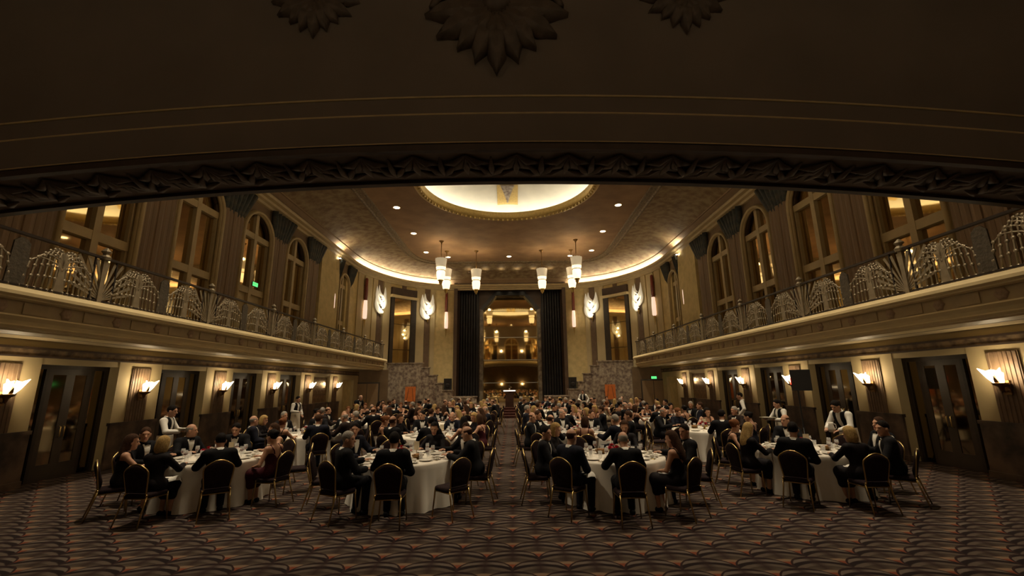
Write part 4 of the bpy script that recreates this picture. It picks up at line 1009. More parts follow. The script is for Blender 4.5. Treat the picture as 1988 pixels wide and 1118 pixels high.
        parts.append(('black_waistcoat', sdf_mesh('black_waistcoat', grow(F['torso'][:3], 0.020)+[cap(tp(sg*0.10, -0.015, 0.425), tp(sg*0.11, -0.015, 0.43), 0.078, 0.078, k=0.05) for sg in (-1, 1)], vox*1.1, ['suit_black'], cuts=[lambda X, Y, Z: (lambda l: np.maximum(l[2]-0.50, 0.05-np.abs(l[0])-0.6*np.maximum(0, 0.22-l[2])-0.3*(l[1] < 0.02)))(loc(X, Y, Z))]), None))
        parts.append(('collar', collar_ring('shirt_white'), None))
        parts.append(('trousers', sdf_mesh('trousers', grow(F['torso'][:1]+F['thighs']+F['legs'], 0.014), vox*1.2, ['suit_black'], cuts=[lambda X, Y, Z: 0.075-Z]), None))
        ap = MB(); rows = []
        for z in (1.02, 0.9, 0.7, 0.5, 0.32):
            w = 1.0+0.35*(1.02-z)
            rows.append([((0.185*w)*math.sin(a), (0.165*w)*math.cos(a)+0.012*math.sin(a*9)*(1.02-z), z) for a in np.linspace(-2.2, 2.2, 30)])
        ap.loft(rows); parts.append(('long_apron', ap.mesh('long_apron', 'apron', True), None))
        parts.append(('shoes', sdf_mesh('shoes', grow(F['feet'], 0.012, 0.0), vox*1.2, ['suit_black'], cuts=[lambda X, Y, Z: 0.004-Z]), None))
    hm = F['Rh'].to_4x4(); hm.translation = F['hc']
    ARCH[name] = dict(body=body, parts=parts, head=hm, f=F['f'], outfit=outfit)
# hair in head space
def hair_mesh(kind):
    sk = [ell((0, -0.015, 0.034), (0.084, 0.103, 0.104), k=0.02)]
    face = lambda X, Y, Z: 0.055+0.75*(Y-0.035)*(Y > -0.2)-0.0*X-Z*1.0-0.02
    v = 0.0085
    cutp = lambda c, s: (lambda X, Y, Z: c+s*Y-Z+0.010*np.sin(X*70+1)+0.008*np.sin(Y*90)-0.02*np.exp(-((Y-0.03)/0.02)**2)*(np.abs(X) > 0.05))
    if kind == 'short': return sdf_mesh('hair', sk, v, ['hair_brown'], cuts=[cutp(0.0, 0.95), lambda X, Y, Z: -0.085-Z])
    if kind == 'balding':
        return sdf_mesh('hair', grow(sk, -0.004), v, ['hair_brown'], cuts=[cutp(0.0, 0.95), lambda X, Y, Z: Z-0.062-0.0*Y, lambda X, Y, Z: Y-0.045])
    if kind == 'bob':
        return sdf_mesh('hair', grow(sk, 0.012)+[ell((0, -0.035, -0.06), (0.102, 0.088, 0.115), k=0.04)], v, ['hair_brown'], cuts=[lambda X, Y, Z: np.minimum(0.062+0.3*Y-Z, 0.5*(Y-0.012)+0*Z) , lambda X, Y, Z: -0.16-Z])
    if kind == 'long':
        return sdf_mesh('hair', grow(sk, 0.008)+[ell((0, -0.05, -0.06), (0.098, 0.08, 0.13), k=0.04), ell((0, -0.095, -0.22), (0.115, 0.048, 0.17), k=0.05)], v, ['hair_brown'], cuts=[lambda X, Y, Z: np.minimum(0.062+0.3*Y-Z, 0.5*(Y-0.008)+0*Z)])
    if kind == 'updo':
        return sdf_mesh('hair', grow(sk, 0.004)+[ell((0, -0.105, 0.055), (0.055, 0.05, 0.05), k=0.02)], v, ['hair_brown'], cuts=[cutp(-0.005, 0.85), lambda X, Y, Z: -0.075-Z])
HAIR = {k: hair_mesh(k) for k in ('short', 'balding', 'bob', 'long', 'updo')}
T_ = 0.815   # wrist height for hands resting on a table
make_arch('m_up', dict(lean=0.02, hand_l=(-0.22, 0.40, T_+0.005), hand_r=(0.12, 0.26, 0.70), hpitch=0.05), 'suit')
make_arch('m_fwd', dict(lean=0.22, hand_l=(-0.20, 0.47, T_), hand_r=(0.20, 0.47, T_), hpitch=0.15), 'suit')
make_arch('m_right', dict(lean=0.06, twist=-0.25, hand_l=(-0.12, 0.46, T_), hand_r=(0.20, 0.30, 0.72), hyaw=-0.75, hpitch=0.02), 'suit')
make_arch('m_left', dict(lean=0.08, twist=0.22, hand_l=(-0.22, 0.30, 0.72), hand_r=(0.15, 0.47, T_), hyaw=0.75, hpitch=0.02), 'suit')
make_arch('m_back', dict(lean=-0.12, hand_l=(-0.14, 0.22, 0.70), hand_r=(0.14, 0.22, 0.70), hyaw=0.2, hpitch=-0.02), 'suit')
make_arch('f_up', dict(sex='f', lean=0.05, hand_l=(-0.16, 0.24, 0.68), hand_r=(0.16, 0.42, T_), hpitch=0.1), 'dress')
make_arch('f_left', dict(sex='f', lean=0.15, twist=0.2, hand_l=(-0.15, 0.44, T_), hand_r=(0.18, 0.45, T_), hyaw=0.7, hpitch=0.12), 'dress')
make_arch('f_right', dict(sex='f', lean=0.10, twist=-0.2, hand_l=(-0.17, 0.44, T_), hand_r=(0.12, 0.28, 0.68), hyaw=-0.7, hpitch=0.1), 'dress')
make_arch('f_jack', dict(sex='f', lean=0.12, hand_l=(-0.16, 0.44, T_), hand_r=(0.16, 0.44, T_), hpitch=0.18, hyaw=0.2), 'jacketdress')
make_arch('f_lap', dict(sex='f', lean=0.02, hand_l=(-0.07, 0.27, 0.67), hand_r=(0.08, 0.28, 0.67), hpitch=0.25, hyaw=0.25), 'dress')
make_arch('w_tray', dict(stand=True, lean=0.06, hand_l=(-0.20, 0.34, 1.10), hand_r=(0.18, 0.36, 1.10), hpitch=0.15, palm=(0, 0, 1), stride=0.08), 'waiter')
make_arch('w_side', dict(stand=True, lean=0.04, hand_l=(-0.27, 0.10, 0.92), hand_r=(0.14, 0.26, 1.05), hpitch=0.1, stride=0.06), 'waiter')
make_arch('w_bend', dict(stand=True, lean=0.42, hand_l=(-0.16, 0.48, 0.98), hand_r=(0.16, 0.46, 1.0), hpitch=0.2, stride=0.05), 'waiter')
make_arch('s_bend', dict(stand=True, lean=0.35, hand_l=(-0.22, 0.45, 0.95), hand_r=(0.20, 0.45, 0.95), hpitch=0.15), 'suit')
SUITS = ['suit_black', 'suit_black', 'suit_navy', 'suit_black', 'suit_brown']; DRESSES = ['dress_black', 'dress_black', 'dress_wine', 'dress_black', 'suit_navy']
COLOUR_WORD = {'suit_black': 'black', 'suit_navy': 'midnight blue', 'suit_brown': 'dark brown', 'dress_black': 'black', 'dress_wine': 'wine red', 'dress_cream': 'cream'}
def person(arch, loc, rz, hair, hcol, label, cloth=None, skin='skin', group=None, small=False, scale=1.0):
    A = ARCH[arch]
    p = obj('person', A['body'], None, loc, (0, 0, rz), (scale,)*3, label=label, cat='person', group=group)
    if skin != 'skin': override(p, skin)
    keep = {'bow_tie', 'shoes', 'shoulder_strap'} if small else set()
    for n, m, role in A['parts']:
        if n in keep: continue
        q = obj(n, m, p)
        if role and cloth: override(q, cloth)
    if hair:
        h = obj('hair', HAIR[hair], p, mtx=A['head']); override(h, hcol)
    return p

# ------------------------------------------------------------------ banquet chairs
def rbox(b, x0, y0, z0, x1, y1, z1, r, n=3):   # box with rounded vertical corners and a soft top
    def ring(ins, z):
        out = []
        for cx, cy_, a0 in ((x1-r, y1-r, 0), (x0+r, y1-r, PI/2), (x0+r, y0+r, PI), (x1-r, y0+r, 1.5*PI)):
            for k in range(n+1):
                a = a0+PI/2*k/n; out.append((cx+(r-ins)*math.cos(a), cy_+(r-ins)*math.sin(a), z))
        return out
    rows = [ring(0.01, z0), ring(0, z0+0.01), ring(0, z1-0.02), ring(0.02, z1-0.005), ring(0.06, z1)]
    b.loft(rows, 0, True); m = len(rows[0]); o = len(b.v)-m
    b.f.append(tuple(o+i for i in range(m))); b.m.append(0)
    o2 = len(b.v)-5*m; b.f.append(tuple(o2+i for i in range(m))[::-1]); b.m.append(0)
def by(z): return -0.185-0.17*(z-0.46)      # backrest plane leans back
OUT = [(0.175, 0.48), (0.195, 0.62), (0.212, 0.77), (0.205, 0.815), (0.175, 0.850), (0.11, 0.893), (0.055, 0.918), (0.0, 0.925)]
OUT = OUT+[(-x, z) for x, z in OUT[-2::-1]]
g = MB(); rbox(g, -0.215, -0.205, 0.405, 0.215, 0.215, 0.475, 0.07); C_SEAT = g.mesh('seat', 'chair_fabric', True)
g = MB()
for sc_, dy in ((0.97, -0.022), (0.90, -0.030)): pass
g.loft([[(x*k, by(z)+d, 0.70+(z-0.70)*k) for x, z in OUT] for k, d in ((0.55, 0.040), (0.86, 0.034), (0.96, 0.015), (0.96, -0.012), (0.88, -0.024), (0.5, -0.028))], 0, True)
m_ = len(OUT); g.f += [tuple(range(m_)), tuple(range(5*m_, 6*m_))[::-1]]; g.m += [0, 0]; C_BACK = g.mesh('backrest', 'chair_fabric', True)
g = MB(); g.tube([(0.185, by(0.42)+0.01, 0.42)]+[(x, by(z), z) for x, z in OUT]+[(-0.185, by(0.42)+0.01, 0.42)], 0.0125, 7); C_FRAME = g.mesh('back_frame', 'chair_gold', True)
g = MB()
for p, q in (((-0.2, -0.19), (0.2, -0.19)), ((0.2, -0.19), (0.2, 0.19)), ((0.2, 0.19), (-0.2, 0.19)), ((-0.2, 0.19), (-0.2, -0.19))): g.tube([(*p, 0.398), (*q, 0.398)], 0.011, 6)
C_RAIL = g.mesh('seat_frame', 'chair_gold', True)
C_LEG = []
for sx in (-1, 1):
    for sy in (-1, 1):
        g = MB(); y0, y1 = (0.185, 0.215) if sy > 0 else (-0.19, -0.31)
        g.tube([(sx*0.195, y0, 0.44), (sx*0.20, y0+(y1-y0)*0.3, 0.30), (sx*0.222, y1, 0.0)], [0.0135, 0.013, 0.011], 7)
        if sy < 0: g.ball((sx*0.192, -0.195, 0.452), 0.019, 7, 5)
        C_LEG.append(g.mesh('leg', 'chair_gold', True))
g = MB(); mats_ = ['chair_fabric', 'chair_gold']
def absorb(g, me, mi): g.add([tuple(v.co) for v in me.vertices], [tuple(p.vertices) for p in me.polygons], mi)
absorb(g, C_SEAT, 0); absorb(g, C_BACK, 0)
for me in [C_FRAME, C_RAIL]+C_LEG: absorb(g, me, 1)
C_ALL = g.mesh('banquet_chair', mats_, True)
def chair(loc, rz, label, detail, group):
    if not detail: return obj('banquet_chair', C_ALL, None, loc, (0, 0, rz), label=label, cat='chair', group=group)
    r = empty('banquet_chair', loc, rz, label=label, cat='chair', group=group)
    obj('seat', C_SEAT, r); obj('backrest', C_BACK, r); obj('back_frame', C_FRAME, r); obj('seat_frame', C_RAIL, r)
    for m in C_LEG: obj('leg', m, r)
    return r

# ------------------------------------------------------------------ tables and tableware
TR = 0.92
def cloth_mesh(ph):
    g = MB(); rows = [[(0.0001*math.cos(a), 0.0001*math.sin(a), 0.762) for a in np.linspace(0, 2*PI, 97)[:-1]]]
    rows.append([(0.6*math.cos(a), 0.6*math.sin(a), 0.762) for a in np.linspace(0, 2*PI, 97)[:-1]])
    rows.append([(TR*math.cos(a), TR*math.sin(a), 0.760) for a in np.linspace(0, 2*PI, 97)[:-1]])
    for t in (0.03, 0.12, 0.3, 0.55, 0.8, 1.0):
        rows.append([((TR+0.012+(0.035+0.075*t)*t*(0.5+0.5*math.cos(13*a+ph+0.9*math.sin(3*a)))+0.02*t*math.cos(29*a))*math.cos(a), (TR+0.012+(0.035+0.075*t)*t*(0.5+0.5*math.cos(13*a+ph+0.9*math.sin(3*a)))+0.02*t*math.cos(29*a))*math.sin(a), 0.755-0.745*t) for a in np.linspace(0, 2*PI, 97)[:-1]])
    g.loft(rows, 0, True); return g.mesh('tablecloth', 'linen', True)
CLOTH = [cloth_mesh(p) for p in (0.0, 1.3, 2.6)]
g = MB(); g.lathe([(0.0, 0.70), (0.90, 0.70), (0.90, 0.745), (0.0, 0.75)], 40); T_TOP = g.mesh('table_top', 'lectern_wood')
g = MB(); g.lathe([(0.30, 0.0), (0.28, 0.04), (0.05, 0.09), (0.045, 0.70)], 20); T_PED = g.mesh('pedestal', 'black_plastic', True)
TZ = 0.764
g = MB(); g.lathe([(0.0, 0.004), (0.07, 0.003), (0.085, 0.006), (0.13, 0.02), (0.132, 0.023), (0.085, 0.011), (0.0, 0.009)], 20); PLATE = g.mesh('dinner_plate', 'china', True)
g = MB(); g.lathe([(0.034, 0.0), (0.032, 0.004), (0.006, 0.01), (0.005, 0.09), (0.028, 0.115), (0.040, 0.15), (0.034, 0.205), (0.032, 0.205), (0.037, 0.15), (0.0, 0.10)], 12); WINE = g.mesh('wine_glass', 'glass', True)
g = MB(); g.lathe([(0.0, 0.107), (0.033, 0.13), (0.036, 0.15), (0.0, 0.151)], 10); WINE_FILL = g.mesh('red_wine', 'wine', True)
g = MB(); g.lathe([(0.032, 0.0), (0.036, 0.002), (0.040, 0.13), (0.037, 0.13), (0.031, 0.01), (0.0, 0.008)], 12); WATER = g.mesh('water_tumbler', 'glass', True)
g = MB(); g.lathe([(0.0, 0.002), (0.04, 0.003), (0.075, 0.014), (0.076, 0.017), (0.04, 0.008), (0.0, 0.007)], 16); SAUCER = g.mesh('saucer', 'china', True)
g = MB(); g.lathe([(0.022, 0.008), (0.034, 0.03), (0.042, 0.07), (0.039, 0.07), (0.03, 0.03), (0.0, 0.014)], 14); g.tube([(0.040, 0, 0.058), (0.062, 0, 0.05), (0.060, 0, 0.03), (0.036, 0, 0.026)], 0.004, 5); CUP = g.mesh('coffee_cup', 'china', True)
g = MB(); g.lathe([(0.0, 0.058), (0.038, 0.058)], 12); COFFEE = g.mesh('coffee_surface', 'coffee')
g = MB(); g.lathe([(0.05, 0.0), (0.055, 0.004), (0.02, 0.02), (0.03, 0.05), (0.10, 0.08), (0.11, 0.12), (0.10, 0.12)], 16); BOWL = g.mesh('flower_bowl', 'brass', True)
def bloom(mn):
    g = MB()
    for ring, (nn, r, h, w) in enumerate(((5, 0.012, 0.030, 0.020), (6, 0.028, 0.024, 0.024), (7, 0.042, 0.008, 0.026))):
        for k in range(nn):
            a = 2*PI*k/nn+ring*0.4; ca, sa = math.cos(a), math.sin(a)
            g.add([(0, 0, -0.01), (r*ca*0.8-w*sa, r*sa*0.8+w*ca, h*0.6), (r*1.25*ca, r*1.25*sa, h), (r*ca*0.8+w*sa, r*sa*0.8-w*ca, h*0.6)], [(0, 1, 2, 3)])
    return g.mesh('blossom', mn, True, fix=False)
RED, WHT = bloom('petal_red'), bloom('petal_white')
g = MB(); g.add([(0, 0, 0), (0.022, 0.05, 0.012), (0, 0.12, -0.01), (-0.022, 0.05, 0.012), (0, 0.05, 0.0)], [(0, 1, 4), (1, 2, 4), (2, 3, 4), (3, 0, 4)]); LEAF = g.mesh('leaf', 'leaf', fix=False)
g = MB(); g.box(-0.055, -0.004, 0.10, 0.055, 0.004, 0.26); CARD = g.mesh('card_face', 'card')
g = MB(); g.lathe([(0.04, 0.0), (0.04, 0.006), (0.006, 0.012), (0.005, 0.11)], 10); CARDST = g.mesh('card_stand', 'brass', True)
g = MB(); g.lathe([(0.07, 0.0), (0.10, 0.05), (0.115, 0.07), (0.105, 0.07), (0.09, 0.045), (0.0, 0.02)], 14, mod=lambda a, z: 1+0.03*math.cos(14*a)); BASKET = g.mesh('bread_basket', 'bronze', True)
g = MB(); g.ball((0, 0, 0), (0.045, 0.032, 0.028), 10, 6); ROLL = g.mesh('bread_roll', 'bread', True)
g = MB()
rows = []
for i in range(9):
    u = i/8; rows.append([((v-0.5)*0.17+0.012*math.sin(u*9), -0.14+u*0.30, 0.012*math.sin(v*7+u*4)-(0.30*max(0, abs(v-0.5)*2-0.75)**1.2)-0.5*max(0, u-0.8)**1.0) for v in np.linspace(0, 1, 9)])
g.loft(rows); LAPN = g.mesh('napkin', 'napkin', True)
g = MB(); rows = []
for i in range(7):
    u = i/6; rows.append([(0.10*(v-0.5)*(1+0.6*u)+0.01*math.sin(12*u), 0.08*(u-0.5), 0.012+0.022*abs(math.sin(v*9+u*3))) for v in np.linspace(0, 1, 8)])
g.loft(rows); TABN = g.mesh('napkin', 'napkin', True)
g = MB(); g.tube([(0, 0, 0), (0, 0.18, 0.0)], 0.004, 4); g.ball((0, 0.19, 0.001), (0.011, 0.02, 0.003), 6, 4); SPOON = g.mesh('spoon', 'chair_gold', True)

def row_word(i): return ['front-row', 'second-row', 'third-row', 'fourth-row', 'fifth-row', 'sixth-row'][i]
def centrepiece(cx, cy_, tab, big):
    r = empty('centrepiece', (cx, cy_, TZ), random.random()*6, label='low bowl of red and white flowers on the '+tab, cat='flowers', group='table centrepieces')
    obj('flower_bowl', BOWL, r)
    n = 13 if big else 8
    for k in range(n):
        a = 2*PI*k/n*2.4; rr = 0.03+0.11*((k*0.618) % 1); z = 0.17-rr*0.5+0.02*(k % 3)
        obj('blossom', (RED if k % 2 else WHT), r, (rr*math.cos(a), rr*math.sin(a), z), (rr*3*math.sin(a)*-1, rr*3*math.cos(a), a), (1.15,)*3)
    for k in range(8 if big else 4):
        a = 2*PI*k/8*(1 if big else 2)
        obj('leaf', LEAF, r, (0.07*math.cos(a), 0.07*math.sin(a), 0.12), (0.2, 0, a-PI/2))
def seat_word(al):
    d = math.degrees(al) % 360
    names = ['right-side', 'far-right-side', 'far-side-right', 'far-side', 'far-side-left', 'far-left-side', 'left-side', 'near-left-side', 'near-side-left', 'near-side', 'near-side-right', 'near-right-side']
    return names[int((d+15)//30) % 12]
HAIRS_M = [('short', 'hair_black', 'black-haired'), ('short', 'hair_brown', 'brown-haired'), ('short', 'hair_grey', 'grey-haired'), ('balding', 'hair_grey', 'balding'), ('short', 'hair_brown', 'brown-haired'), ('balding', 'hair_brown', 'balding'), ('short', 'hair_grey', 'grey-haired')]
HAIRS_F = [('long', 'hair_brown', 'long-haired'), ('bob', 'hair_blonde', 'blonde'), ('updo', 'hair_black', 'dark-haired'), ('long', 'hair_blonde', 'long-haired blonde'), ('updo', 'hair_red', 'red-haired'), ('bob', 'hair_brown', 'brown-haired'), ('long', 'hair_black', 'long-haired')]
MA = ['m_up', 'm_fwd', 'm_right', 'm_left', 'm_back']; FA = ['f_up', 'f_left', 'f_right', 'f_jack', 'f_lap']
HW = {'hair_black': 'black-haired', 'hair_brown': 'brown-haired', 'hair_grey': 'grey-haired', 'hair_blonde': 'blonde', 'hair_red': 'red-haired'}
def banquet(cx, cy_, row, tab, a0, spec, n=9):
    detail = row <= 2
    t = empty('banquet_table', (cx, cy_, 0), random.random()*6, label='round table under a floor-length white cloth, the '+tab, cat='table', group='round banquet tables')
    obj('tablecloth', CLOTH[random.randrange(3)], t); obj('table_top', T_TOP, t); obj('pedestal', T_PED, t)
    centrepiece(cx+random.uniform(-.08, .08), cy_+random.uniform(-.08, .08), tab, detail)
    for k in range(n):
        al = math.radians(a0+k*360.0/n+(random.uniform(-4, 4) if row else 0)); ca, sa = math.cos(al), math.sin(al); rz = math.atan2(ca, -sa)
        sp = spec.get(k) if spec else None
        sw = seat_word(al); jr = random.uniform(-.04, .06)
        chair((cx+(1.43+jr)*ca, cy_+(1.43+jr)*sa, 0), rz+random.uniform(-.1, .1), 'gold-framed dark upholstered chair, %s seat, %s' % (sw, tab), detail, 'gold-framed banquet chairs')
        def at(r, o, z=TZ): return (cx+r*ca-o*sa, cy_+r*sa+o*ca, z)
        # place setting
        if row <= 1 or k % 2 == 0:
            rr = 0.66+random.uniform(-.03, .03)
            if row <= 2: obj('dinner_plate', PLATE, None, at(rr, random.uniform(-.04, .04)), label='white dinner plate at the %s seat, %s' % (sw, tab), cat='plate', group='dinner plates')
            w = empty('wine_glass', at(0.50, 0.13+random.uniform(-.03, .03)), label='stemmed glass of red wine at the %s seat, %s' % (sw, tab), cat='glass', group='wine glasses')
            obj('goblet', WINE, w); obj('red_wine', WINE_FILL, w)
        if row <= 1:
            obj('water_tumbler', WATER, None, at(0.46, 0.02+random.uniform(-.03, .03)), label='clear water tumbler at the %s seat, %s' % (sw, tab), cat='glass', group='water tumblers')
        if row == 0:
            c = empty('coffee_cup', at(0.68, -0.24), random.random()*6, label='white coffee cup and saucer at the %s seat, %s' % (sw, tab), cat='cup', group='coffee cups')
            obj('saucer', SAUCER, c); obj('cup', CUP, c); obj('coffee_surface', COFFEE, c)
            if k % 3 == 0: obj('napkin', TABN, None, at(0.74, 0.24), (0, 0, rz+0.5), label='crumpled white napkin lying at the %s seat, %s' % (sw, tab), cat='napkin', group='crumpled napkins')
            obj('spoon', SPOON, None, at(0.80, 0.17, TZ+0.005), (0, 0, rz), label='spoon beside the plate at the %s seat, %s' % (sw, tab), cat='spoon', group='spoons')
        if sp == 'empty' or (sp is None and row > 0 and random.random() < 0.10): continue
        if sp:
            arch, hair, hc, cloth = sp[:4]; skin = 'skin'
        else:
            fem = random.random() < 0.42
            arch = random.choice(FA if fem else MA); hair, hc, _ = random.choice(HAIRS_F if fem else HAIRS_M)
            cloth = random.choice(DRESSES if fem else SUITS)
            if fem and random.random() < 0.10: cloth = 'dress_cream'
            skin = random.choice(['skin', 'skin', 'skin_tan'])
        fem = arch.startswith('f')
        look = ('balding' if hair == 'balding' else HW[hc])+(' long-haired' if hair == 'long' and fem else '')
        look = look.replace('-haired long-haired', ' long-haired')
        dress = 'jacket' if arch == 'f_jack' else 'dress' if fem else 'suit'
        lab = '%s %s in %s %s, %s seat, %s' % (look, 'woman' if fem else 'man', COLOUR_WORD[cloth], dress, sw, tab)
        person(arch, (cx+1.36*ca, cy_+1.36*sa, 0), rz+random.uniform(-.08, .08), hair, hc, lab, cloth, skin, 'seated dinner guests', row > 2, 0.98 if fem else random.uniform(0.99, 1.04))
        if sp and len(sp) > 4:
            obj('napkin', LAPN, None, at(1.10, sp[4], 0.625), (0, 0, rz), label='white napkin on the lap at the %s seat, %s' % (sw, tab), cat='napkin', group='lap napkins')
    if row <= 1:
        a = random.uniform(0.6, 1.4); c = empty('table_card', (cx+0.25*math.cos(a), cy_+0.30*math.sin(a), TZ), random.uniform(-.4, .4), label='cream card on a small brass stand, '+tab, cat='table card', group='table cards')
        obj('card_face', CARD, c); obj('card_stand', CARDST, c)
        for q in range(2):
            a = -0.6+q*PI*0.9
            c = empty('bread_basket', (cx+0.33*math.cos(a), cy_+0.33*math.sin(a), TZ), label='small basket of bread rolls, %s one on the %s' % (('right', 'left')[q], tab), cat='basket', group='bread baskets')
            obj('basket_body', BASKET, c)
            for j in range(4): obj('bread_roll', ROLL, c, (0.045*math.cos(j*1.6), 0.045*math.sin(j*1.6), 0.065), (0, 0, j*1.1))
sk = 'suit_black'
S1 = {0: ('m_fwd', 'short', 'hair_black', 'suit_black'), 8: ('f_jack', 'bob', 'hair_blonde', 'dress_black', 0.10), 7: ('f_up', 'long', 'hair_brown', 'dress_black', 0.05), 6: ('m_right', 'short', 'hair_brown', 'suit_black'),
      1: ('f_up', 'updo', 'hair_black', 'dress_wine'), 2: 'empty', 3: ('f_right', 'long', 'hair_brown', 'dress_cream'), 4: ('m_fwd', 'short', 'hair_black', 'suit_black'), 5: ('m_left', 'balding', 'hair_grey', 'suit_black')}
S2 = {0: ('m_up', 'short', 'hair_black', 'suit_black'), 1: 'empty', 2: ('m_fwd', 'balding', 'hair_brown', 'suit_black'), 3: ('m_left', 'short', 'hair_brown', 'suit_black'), 4: ('f_jack', 'long', 'hair_black', 'dress_black'), 5: 'empty', 6: ('m_right', 'short', 'hair_black', 'suit_navy'), 7: 'empty', 8: ('m_right', 'short', 'hair_grey', 'suit_black')}
S3 = {0: ('m_up', 'balding', 'hair_brown', 'suit_navy', 0.14), 1: ('m_fwd', 'balding', 'hair_grey', 'suit_black'), 2: ('f_lap', 'long', 'hair_brown', 'dress_black', 0.0), 3: ('m_left', 'short', 'hair_black', 'suit_black'), 4: 'empty', 5: ('f_jack', 'bob', 'hair_brown', 'dress_black'), 6: 'empty', 7: ('f_jack', 'bob', 'hair_blonde', 'dress_black'), 8: ('m_right', 'short', 'hair_black', 'suit_black')}
S4 = {0: ('m_up', 'short', 'hair_black', 'suit_black'), 1: ('f_jack', 'bob', 'hair_blonde', 'dress_black', 0.02), 2: ('m_left', 'short', 'hair_black', 'suit_black'), 3: ('m_back', 'short', 'hair_brown', 'suit_black'), 4: 'empty', 5: ('m_right', 'balding', 'hair_brown', 'suit_black'), 6: 'empty', 7: ('f_left', 'updo', 'hair_red', 'dress_black'), 8: ('f_jack', 'long', 'hair_blonde', 'dress_black')}
TABLES = [(-5.65, 9.05, 0, 'table by the left wall', -54, S1), (-1.87, 8.85, 0, 'table left of the aisle', -85, S2), (2.10, 8.80, 0, 'table right of the aisle', -134, S3), (6.10, 9.35, 0, 'table by the right wall', -129, S4)]
for i, (yl, yr) in enumerate(((12.6, 12.5), (16.3, 16.2), (19.9, 19.9), (23.4, 23.4), (26.7, 26.7))):
    TABLES += [(-2.0, yl, i+1, 'table left of the aisle', random.uniform(-60, -20), None), (2.0, yr, i+1, 'table right of the aisle', random.uniform(-60, -20), None)]
for i, (yl, yr) in enumerate(((13.2, 13.4), (17.0, 17.3), (20.8, 21.0), (24.6, 24.8))):
    TABLES += [(-5.75, yl, i+1, 'table by the left wall', random.uniform(-60, -20), None), (5.8, yr, i+1, 'table by the right wall', random.uniform(-60, -20), None)]
for cx, cy_, row, tab, a0, spec in TABLES: banquet(cx, cy_, row, row_word(row)+' '+tab, a0, spec)

# ------------------------------------------------------------------ standing staff
def face(dx, dy): return math.atan2(-dx, dy)
person('w_tray', (-8.1, 10.9, 0), face(1, 0.25), 'short', 'hair_black', 'waiter in white shirt and black waistcoat holding a tray near left wall', group='standing staff')
person('w_side', (-9.2, 19.6, 0), face(1, -0.3), 'short', 'hair_black', 'waiter with long white apron standing by the fourth left sconce', group='standing staff')
person('s_bend', (-7.62, 22.6, 0), face(0.9, -0.5), 'balding', 'hair_grey', 'grey balding man in black suit standing and bending over a left table', 'suit_black', group='standing guests')
person('w_side', (8.9, 17.2, 0), face(-0.9, 0.5), 'short', 'hair_black', 'waiter with white sleeves standing below the fourth right sconce', group='standing staff')
person('w_tray', (8.0, 13.3, 0), face(-1, -0.1), 'updo', 'hair_black', 'waitress in white sleeves carrying a tray beside the loudspeaker', group='standing staff', scale=0.93)
person('w_bend', (8.15, 10.9, 0), face(-1, -0.3), 'updo', 'hair_black', 'server bending forward with a white jug by the front right table', group='standing staff')
person('w_side', (4.75, 29.4, 0), face(-0.4, -1), 'short', 'hair_brown', 'waiter in white shirt standing far off beside the dais steps', group='standing staff', small=True)
def tray(x, y, z, rz, lab):
    r = empty('serving_tray', (x, y, z), rz, label=lab, cat='tray')
    b = MB(); b.lathe([(0.0, 0.0), (0.20, 0.0), (0.235, 0.022), (0.23, 0.026), (0.2, 0.008), (0.0, 0.008)], 24); b.build('tray_dish', 'china_rim', r, smooth=True)
    for k in range(4): obj('stacked_plate', PLATE, r, (0.09*math.cos(k*1.57), 0.09*math.sin(k*1.57), 0.008), None, (0.6, 0.6, 0.8))
tray(-8.1+0.42, 11.0, 1.135, 0, 'round tray of plates carried by the waiter near the left wall')
tray(8.0-0.40, 13.26, 1.06, 0, 'round tray of plates carried by the waitress on the right')
r = empty('water_jug', (8.15-0.52, 10.72, 0.93), label='white water jug in the bending server\'s hands', cat='jug')
b = MB(); b.lathe([(0.0, 0.0), (0.06, 0.0), (0.075, 0.08), (0.05, 0.17), (0.06, 0.22), (0.055, 0.22), (0.045, 0.17), (0.0, 0.02)], 16); b.build('jug_body', 'china', r, smooth=True)
b = MB(); b.tube([(0.05, 0, 0.19), (0.11, 0, 0.17), (0.12, 0, 0.09), (0.07, 0, 0.05)], 0.009, 6); b.build('jug_handle', 'china', r, smooth=True)

# ------------------------------------------------------------------ dais furniture, boards, loudspeakers, signs
l = empty('lectern', (-0.05, 30.55, 0.6), label='dark wooden lectern with a white lit top at the head of the aisle', cat='lectern')
b = MB(); b.prism([(-0.32, 0), (0.32, 0), (0.28, 0.12), (0.26, 0.95), (-0.26, 0.95), (-0.28, 0.12)], (0, -0.22, 0), (1, 0, 0), (0, 0, 1), (0, 0.44, 0)); b.build('lectern_body', 'lectern_wood', l)
b = MB(); b.prism([(-0.42, 0), (0.42, 0), (0.42, 0.05), (-0.42, 0.05)], (0, -0.30, 1.0), (1, 0, 0), (0, -0.2, 1), (0, 0.6, 0.1)); b.build('lectern_top', 'lectern_wood', l)
b = MB(); b.box(-0.40, -0.32, 1.06, 0.40, -0.26, 1.10); b.build('reading_lamp', 'lamp_read', l)
b = MB(); b.tube([(0, -0.1, 1.1), (0, -0.12, 1.3), (0, 0.0, 1.42)], 0.01, 6); b.ball((0, 0.0, 1.43), (0.03, 0.05, 0.03), 8, 6); b.build('microphone', 'black_plastic', l, smooth=True)
b = MB(); b.box(-0.04, -0.34, 1.1, 0.04, -0.33, 1.26); b.build('paper_sheet', 'linen', l)
